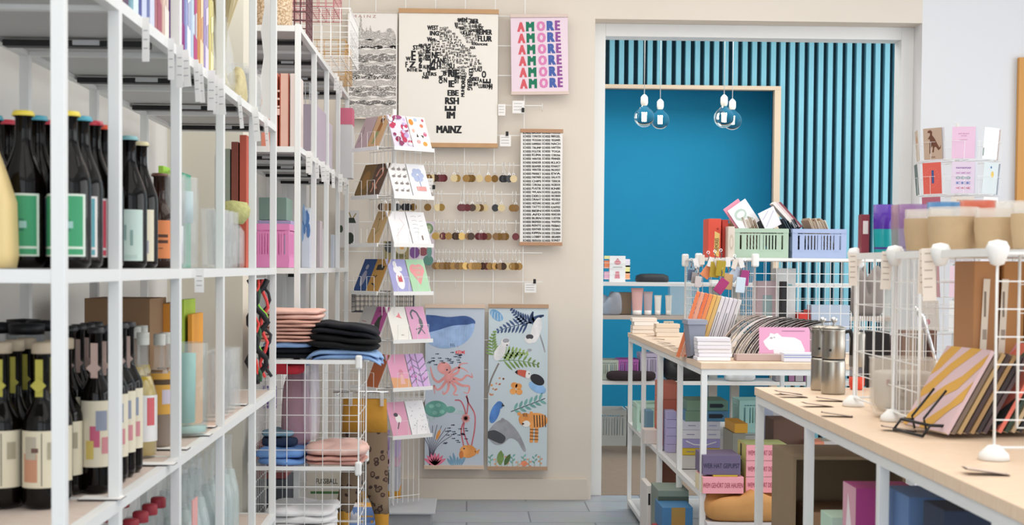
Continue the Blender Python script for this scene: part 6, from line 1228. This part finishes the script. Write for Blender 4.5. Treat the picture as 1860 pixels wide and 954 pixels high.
tumbler('clear glass with rose rim next to the purple glass', .80, .075, .027, .108, '8fa8a0', 'a87c90', alpha=.45)
tumbler('clear glass with violet tint behind the kraft glasses', .70, .065, .030, .105, 'b9b0cc', '9a6ca8', alpha=.4); tumbler('clear glass with blue rim behind the kraft glasses', .60, .10, .033, .105, 'cfe0ea', '3f8cc4', alpha=.55)
tumbler('clear glass with orange red rim on the wire stand', .52, .145, .035, .105, 'eeded6', 'd9603c', alpha=.55); tumbler('colourless glass at the right end of the stand', .42, .18, .034, .10, 'f1ece4', alpha=.3)
kg = 'kraft wrapped candle glasses'
tumbler('wide glass with kraft paper band nearest the clear rose glass', .50, .038, .046, .085, 'efe6da', kraft=True, grp=kg, alpha=.35); tumbler('wide kraft banded glass in the middle of the stand top', .38, .05, .047, .085, 'efe6da', kraft=True, grp=kg, alpha=.35)
tumbler('kraft banded glass closest to the right picture edge', .20, .145, .046, .085, 'efe6da', kraft=True, grp=kg, alpha=.35); tumbler('kraft banded glass behind the others on the stand top', .30, .11, .044, .08, 'efe6da', kraft=True, grp=kg, alpha=.35)
m = MB(); m.box((0, 0, .045), (.018, .03, .09), mat('8a3440', .5)); m.box((0, -.0155, .06), (.012, .001, .03), mat('e6dcd6', .5)); tag(m.build('small_tin', loc=onT(.905, .014), bevel=.003), 'narrow wine red tin left of the purple glass', 'tin')
for k, (a, w, h) in enumerate(((.895, .020, .075), (.62, .022, .08), (.36, .022, .085), (.33, .026, .10))):
    q_ = A0+dirv*a-SU*.012; m = MB(); R = Matrix.Rotation((-.03, .04, .02, -.05)[k], 3, 'Y'); m.box((0, 0, -h*.35), (w, .0008, h), mat('efe4d8', .8), R)
    for j in range(5): m.box((-.001, -.0007, h*(.05-.16*j)), (w*.6, .0003, .0022), mat('b9aaa0'), R)
    tag(m.build('price_tag', loc=(q_.x, q_.y, ztop-.01)), f'cream price tag on the front rail of nearer wire stand, {ORD[k]} from left', 'price tag', 'tags on the nearer wire stand')
# brown storage pieces inside the stand
for k, (a, s, w, c, lb) in enumerate(((.50, .138, .052, 'c08a5c', 'light tan'), (.49, .189, .042, 'b9824e', 'amber brown'), (.48, .245, .062, '7c4a34', 'dark reddish brown'), (.47, .30, .04, '6f4030', 'deep brown'))):
    p = onT(a, s, zt); o = bx('leather_folder', f'{lb} tall folder inside the nearer wire stand', 'folder', p, (w, .12, .335), c, rz=ang, bevel=.003)
for k, (s, a) in enumerate(((.132, .436), (.168, .434))):
    q_ = onT(a, s, zt+.22); m = MB(); m.box((0, -.004, 0), (.013, .001, .16), mat('e9dccb', .8), Matrix.Rotation(.04, 3, 'Y')); m.box((0, -.0047, .03), (.004, .0004, .05), mat('8a7a6c')); m.box((0, -.0047, -.03), (.008, .0004, .02), mat('a8988a')); tag(m.build('paper_band', loc=q_, rz=ang), ('left', 'right')[k]+' cream paper band with small print on the tan folders', 'label')
m = MB()
slab(m, (0, 0, 0), (.075, .06, .10), mat('8e8682', .95, bump=.6, scale=20), 11, wob=.2)
tag(m.build('felt_pouch', loc=on(1588, 703, ZTB)+Vector((0, .09, .19))), 'grey soft felt pouch hanging at the far end of the wire stand', 'bag')
# leaning boards with stripes on a black wire rest
b0, b1 = on(1640, 781, ZTB), on(1712, 798, ZTB); bd = (b1-b0); LB = .165; bd.z = 0; bd.normalize(); nrm = Vector((bd.y, -bd.x, 0)); nrm = nrm if nrm.x > 0 else -nrm
lean_ = math.radians(31)
def board(label, off, W_, Hh, col, shapes=(), th=.008, grp='striped notebooks on the wire rests', along=0):
    up = (Vector((0, 0, 1))*math.cos(lean_)+nrm*math.sin(lean_)); xd = bd; base = Vector((b0.x, b0.y, zt+.012))+bd*(LB/2+along)+nrm*off; M = frame(base+up*Hh/2, xd, up)
    t = MB(); t.box((0, 0, -th/2), (W_, Hh, th), mat(col, .7)); t.box((0, 0, -th/2), (W_-.001, Hh+.0006, th*.7), mat('e0cfb4', .8)); o = t.build('striped_notebook'); o.matrix_world = M; tag(o, label, 'notebook', grp)
    if shapes: m = MB(); art(m, Matrix.Identity(4), W_, Hh, shapes); m.build('printed_cover', o, fix=False)
Yl = 'd9a64c'
board('yellow and lilac wavy striped notebook at the front of the rest', 0, LB, .18, 'd9bcc0', [('p', [(0, .62), (.12, .7), (.35, 1), (.12, 1), (0, .86)], Yl), ('p', [(0, .30), (.2, .42), (.45, .72), (.8, 1), (.56, 1), (.3, .78), (.1, .55), (0, .46)], Yl), ('p', [(.1, 0), (.3, .2), (.5, .38), (.75, .5), (1, .82), (1, .96), (.7, .66), (.45, .52), (.2, .32), (0, .12), (0, 0)], Yl), ('p', [(.6, 0), (.8, .22), (1, .38), (1, .62), (.75, .32), (.4, .06), (.4, 0)], Yl)])
for k, (c, lb) in enumerate((('7c6a5e', 'grey brown'), ('b99a6c', 'tan edged'), ('4c3c3c', 'dark brown'), ('a9865c', 'golden brown'), ('3c3436', 'blackish'), ('5c4a4c', 'plum brown'))): board(f'{lb} notebook leaning behind the yellow striped one', .014+.013*k, LB-.004, .176-.002*k, c)
for k, (c, lb) in enumerate((('ef7f6c', 'coral and green striped'), ('3c4a3e', 'dark green'), ('c9b08c', 'beige edged'), ('2f2c30', 'black covered'), ('b99c78', 'sand coloured'), ('4a4044', 'dark plum'), ('cdb08a', 'light sand'), ('3a3a3c', 'charcoal'))):
    board(f'{lb} notebook of the group behind the stand post', .115+.014*k, LB, .19, c, [('p', [(0, .75), (.1, 1), (.5, 1), (.1, .5), (0, .5)], 'e8a0b0'), ('p', [(.1, .3), (.75, 1), (1, 1), (.3, .2)], '41604c'), ('p', [(0, 0), (.2, .1), (1, .85), (1, .65), (.4, .05), (.3, 0)], 'ee8a78'), ('p', [(.6, 0), (1, .4), (1, .1), (.9, 0)], '3a3c3c')] if k == 0 else (), along=-.01, grp='notebooks behind the stand post')
m = MB(); P0 = Vector((b0.x, b0.y, zt))+bd*.03; P1 = Vector((b0.x, b0.y, zt))+bd*(LB-.02); n_ = nrm
m.tube([P1-n_*.035+Vector((0, 0, .004)), P1-n_*.02+Vector((0, 0, .024)), P1+n_*.25+Vector((0, 0, .010))], .003, BLACK, 6)
m.tube([P0-n_*.035+Vector((0, 0, .004)), P0-n_*.02+Vector((0, 0, .024)), P0+n_*.25+Vector((0, 0, .010))], .003, BLACK, 6)
m.tube([P0-n_*.035+Vector((0, 0, .004)), P1-n_*.035+Vector((0, 0, .004))], .003, BLACK, 6); m.tube([P0-n_*.02+Vector((0, 0, .024)), P1-n_*.02+Vector((0, 0, .024))], .003, BLACK, 6)
upv = Vector((0, 0, 1))*math.cos(lean_)+n_*math.sin(lean_)
for f_ in (.35, .75): q_ = P0+bd*((LB-.05)*f_)-n_*.012+Vector((0, 0, .014)); m.tube([q_+Vector((0, 0, -.004)), q_-n_*.006+Vector((0, 0, .02)), q_-n_*.004+upv*.085], .0024, BLACK, 6)
tag(m.build('wire_rest'), 'black bent wire rest holding the yellow striped notebooks', 'rest')
# under the nearer table
zl2 = .401
def leg_x(Y): k = (t2n0.x-t2f.x)/(t2n0.y-t2f.y); return t2f.x+k*(Y-t2f.y)
def ub(name, label, Y, dep, w, h, col, xo=.035, z=zl2, **k): return bx(name, label, 'box', (leg_x(Y)+xo+w/2, Y+dep/2, z), (w, dep, h), col, **k)
Y = 3.46; x_ = leg_x(Y)+.035; t = thing('cardboard_box', 'open brown cardboard box on its side under the nearer table', 'box', (x_+.14, Y+.12, zl2)); KD = mat('8f7a60', .85, var=.06, scale=20)
for c, d in (((-.136, 0, .165), (.008, .24, .33)), ((.136, 0, .165), (.008, .24, .33)), ((0, 0, .326), (.264, .24, .008)), ((0, 0, .004), (.264, .24, .008)), ((0, .116, .165), (.264, .008, .314))): m = MB(); m.box(c, d, KD); m.build('side_wall', t)
bx('cardboard_box', 'smaller brown carton inside the open cardboard box', 'box', (x_+.15, Y+.10, zl2+.009), (.20, .16, .18), KRAFT)
ub('gift_box', 'magenta box with pale pink side under the nearer table', 2.86, .10, .125, .345, 'a83c80', fcols={'left': [('p', [(0, 0), (1, 0), (1, 1), (0, 1)], 'd9a4b4'), ('p', [(.3, .2), (.5, .5), (.45, .7), (.7, .75), (.4, .95), (.2, .6)], 'f0e6e8')]}, face=[('p', [(.3, .5), (.6, .75), (.8, .95), (.85, .85), (.5, .5)], '7c5a70')])
ub('gift_box', 'small mint green box between carton and magenta box', 3.06, .10, .09, .25, 'bcd8c4')
ub('gift_box', 'blue box with pale cloud shapes under the nearer table', 2.50, .14, .088, .385, '5f7fae', face=[('e', .3, .6, .2, .14, 'a9b4d0'), ('e', .5, .45, .18, .16, 'c9c4d6')])
ub('gift_box', 'tan box in front of the blue box under the nearer table', 2.435, .05, .12, .33, 'c9a070')
ub('gift_box', 'dark navy box reading eni under the nearer table', 2.30, .11, .2, .395, '27344e', face=[('t', 'eni', .25, .90, .14, '9aa8c8')])

# ================================================================ back room
YS = 8.9
xs0, xs1 = .80, 2.75; t = thing('wall_shelf_unit', 'white metal shelf unit in the back room before the blue wall', 'shelf', ((xs0+xs1)/2, YS+.2, 0)); O = t.location.copy()
for z, d in ((1.105, .28), (.895, .36), (.48, .30)):
    m = MB(); m.box(Vector(((xs0+xs1)/2, YS+.2, z-.014))-O, (xs1-xs0, d, .024), mat('dfe0e0', .5) if z != .895 else mat('b9aca2', .5)); m.build('shelf_board', t)
for x in (xs0+.02, 1.60, 1.745, xs1-.02):
    m = MB(); m.box(Vector((x, YS+.33, .56))-O, (.055, .05, 1.12), mat('c9ccc9', .6)); m.build('upright', t)
def bb(name, label, cat, u0, u1, z, h, col, dep=.12, Y=None, **k): Yq = Y or YS+.08; a, b = pxY(u0, Yq), pxY(u1, Yq); return bx(name, label, cat, ((a+b)/2, Yq+dep/2, z), (b-a, dep, h), col, **k)
z1 = 1.094
t = thing('card_display', 'small white wire display of colourful cards on the back room shelf', 'card stand', (pxY(1121, YS+.14), YS+.14, z1))
m = MB(); m.box((0, 0, .09), (.10, .05, .17), mat('eef0f2')); m.build('white_panel', t); m = MB(); art(m, frame((0, -.0255, .09), (1, 0, 0), (0, 0, 1)), .10, .17, [('e', .5, .75, .22, .08, 'd98c98'), ('s', [(.4, .8), (.5, .9), (.6, .8)], .05, 'd98c98'), ('s', [(.2, .58), (.8, .58)], .03, '7d8088'), ('p', [(.32, .15), (.66, .15), (.6, .42), (.38, .42)], 'd98c98')]); m.build('printed_basket', t, fix=False)
for k, (x, z, c) in enumerate(((-.066, .12, 'ec8a5c'), (-.066, .05, 'e9b4cc'), (-.066, .165, 'f2eea8'), (.064, .13, 'e8e4f2'), (.064, .05, 'f0a878'), (.064, .09, 'f2eea0'))): m = MB(); m.box((x, .005, z), (.032, .04, .05 if k != 2 else .02), mat(c, .6)); m.build('side_card', t)
m = MB(); [m.tube([(-.085, -.03, z), (.082, -.03, z), (.082, .03, z), (-.085, .03, z)], .0016, WIRE, 4, closed=True) for z in (.03, .06, .10, .13)]; m.build('wire_frame', t)
m = MB(); m.lathe([(0, 0), (.09, 0), (.105, .02), (.1, .05), (.07, .062), (0, .064)], mat('20262c', .6), 24, sq=4); tag(m.build('chair_back', loc=(pxY(1184, YS+.25), YS+.24, z1-.0)), 'black rounded chair back peeking over the back room shelf', 'chair')
z2 = .896
tu = [(1147, 1170, .17, 'd8a8a4', 'large tube with rose coloured content'), (1169, 1187, .148, 'b9a4a8', 'mauve tube beside the large rose tube'), (1189, 1203, .125, 'e3ded8', 'white tube with a grey round mark'), (1209, 1222, .125, 'ded8d0', 'plain white tube, rightmost of the four tubes')]
for (u0, u1, h, c, lb) in tu:
    a, b = pxY(u0, YS+.08), pxY(u1, YS+.08); w = b-a; t = thing('cosmetic_tube', lb+' on the back room shelf', 'tube', ((a+b)/2, YS+.09, z2)); m = MB()
    R_ = [(w*.36, .012, .0), (w*.40, .016, .03), (w*.45, .010, h*.8), (w*.5, .003, h)]; i = m.mi(mat(c, .35)); rings = [[m.bm.verts.new((rx_*math.cos(q*PI/8), ry_*math.sin(q*PI/8), z)) for q in range(16)] for rx_, ry_, z in R_]
    for A, B in zip(rings[:-1], rings[1:]):
        for q in range(16): f = m.bm.faces.new((A[q], A[(q+1) % 16], B[(q+1) % 16], B[q])); f.material_index = i; f.smooth = True
    m.bm.faces.new(rings[-1]); m.build('tube_body', t); m = MB(); m.lathe([(0, 0), (w*.37, 0), (w*.37, .028), (0, .028)], mat('eeeae6', .3), 16); m.build('cap', t)
bb('paper_bag', 'tan paper bag behind the tubes on the back room shelf', 'bag', 1112, 1148, z2, .14, 'b59c84', Y=YS+.2); m = MB(); slab(m, (0, 0, 0), (.17, .1, .11), clearfilm('a9b0bc', .6), 8, wob=.15); tag(m.build('plastic_bag', loc=(pxY(1108, YS), YS+.1, z2)), 'clear plastic bag at the left end of the back room shelf', 'bag')
m = MB(); m.box((0, 0, .1), (.14, .1, .2), clearfilm('dfe9ec', .3)); tag(m.build('clear_box', loc=(pxY(1240, YS), YS+.1, z2)), 'clear acrylic box right of the tubes', 'box')
bb('display_box', 'white box with black dots on the back room shelf to the right', 'box', 1560, 1600, z2, .14, 'e9e9e9', Y=YS+.12)
z3 = .481
crate('folding_crate', 'pale green grey crate on the low back room shelf', (pxY(1108, YS+.1), YS+.2, z3), (.12, .2, .125), 'b4bcb0', nb=8); crate('folding_crate', 'purple magenta crate on the low back room shelf', (pxY(1144, YS+.1)-.002, YS+.2, z3), (.128, .2, .13), 'a85aa4', nb=8); crate('folding_crate', 'lilac grey tall crate on the low back room shelf', (pxY(1181, YS+.1), YS+.2, z3), (.11, .2, .17), 'b9b0c8', nb=8)
m = MB(); slab(m, (0, 0, 0), (.30, .06, .055), mat('2c2026', .8), 3, wob=.06); tag(m.build('cushion', loc=(pxY(1150, YS), YS+.055, z3)), 'dark aubergine cushion lying before the purple crate', 'cushion')
m = MB(); slab(m, (0, 0, 0), (.26, .2, .13), mat('1f2023', .5, bump=.5, scale=12), 13, wob=.15); tag(m.build('black_bag', loc=(pxY(1254, YS), YS+.15, z3)), 'shiny black bag on the low back room shelf', 'bag')
m = MB(); slab(m, (0, 0, 0), (.18, .12, .07), clearfilm('eef4f8', .7), 14, wob=.2); tag(m.build('plastic_bag', loc=(pxY(1352, YS), YS+.1, z3)), 'silvery plastic bag on the low back room shelf', 'bag')
for k, (u, lb) in enumerate(((1112, 'left'), (1176, 'second'), (1236, 'third'))): crate('folding_crate', f'pale grey plastic crate on the back room floor, {lb} of the row', (pxY(u, 9.43)+.0, 9.58, .003), (.215, .28, .24), 'c3c7c4', nb=9, group='grey crates on the back room floor')
for k, (u0, u1, c, lb) in enumerate(((1412, 1422, '8f8c92', 'grey'), (1424, 1434, '0f5a64', 'dark teal'), (1436, 1446, '9a6c94', 'mauve'), (1448, 1462, 'a9a4ac', 'pale grey'), (1464, 1474, '8a5a8c', 'violet'))): bb('file_folder', f'{lb} folder standing on the low back room shelf', 'folder', u0, u1, z3, .19, c, Y=YS+.05)
# pendant bulbs
GB = mat('ffffff', .0, trans=1, ior=1.12)
for k, (u, v, Y, R_, lb) in enumerate(((1170, 213, 8.80, .0615, 'front left'), (1199, 218, 9.35, .060, 'rear left'), (1315, 214, 8.80, .0625, 'front right'), (1330, 219, 9.35, .062, 'rear right'))):
    p = at(u, v, Y); t = thing('pendant_bulb', f'bare glowing globe bulb on a thin cord, {lb} of the four', 'lamp', p)
    m = MB(); prof = [(0, -R_)]+[(R_*math.cos(a), R_*math.sin(a)) for a in [-PI/2+q*PI/16 for q in range(1, 14)]]+[(.018, R_*1.10), (.016, R_*1.3)]; m.lathe(prof, GB, 28); m.build('glass_globe', t)
    m = MB(); m.lathe([(.014, R_*1.15), (.021, R_*1.3), (.023, R_*1.5), (.022, R_*2.0), (.012, R_*2.2), (.004, R_*2.3), (0, R_*2.3)], mat('eceae4', .4), 20); m.build('lamp_socket', t)
    m = MB(); m.tube([(0, 0, R_*2.25), (0, 0, 3.0-p.z)], .0025, mat('cfd3d3', .5), 6); m.build('cord', t)
    m = MB()
    for q in range(6): a = q*PI/3; m.tube([(.010*math.cos(a), .010*math.sin(a), -.022), (.013*math.cos(a+.4), .013*math.sin(a+.4), .026)], .0028, mat('fff0c8', .4, emit=26), 5)
    m.build('filament', t)
    pass
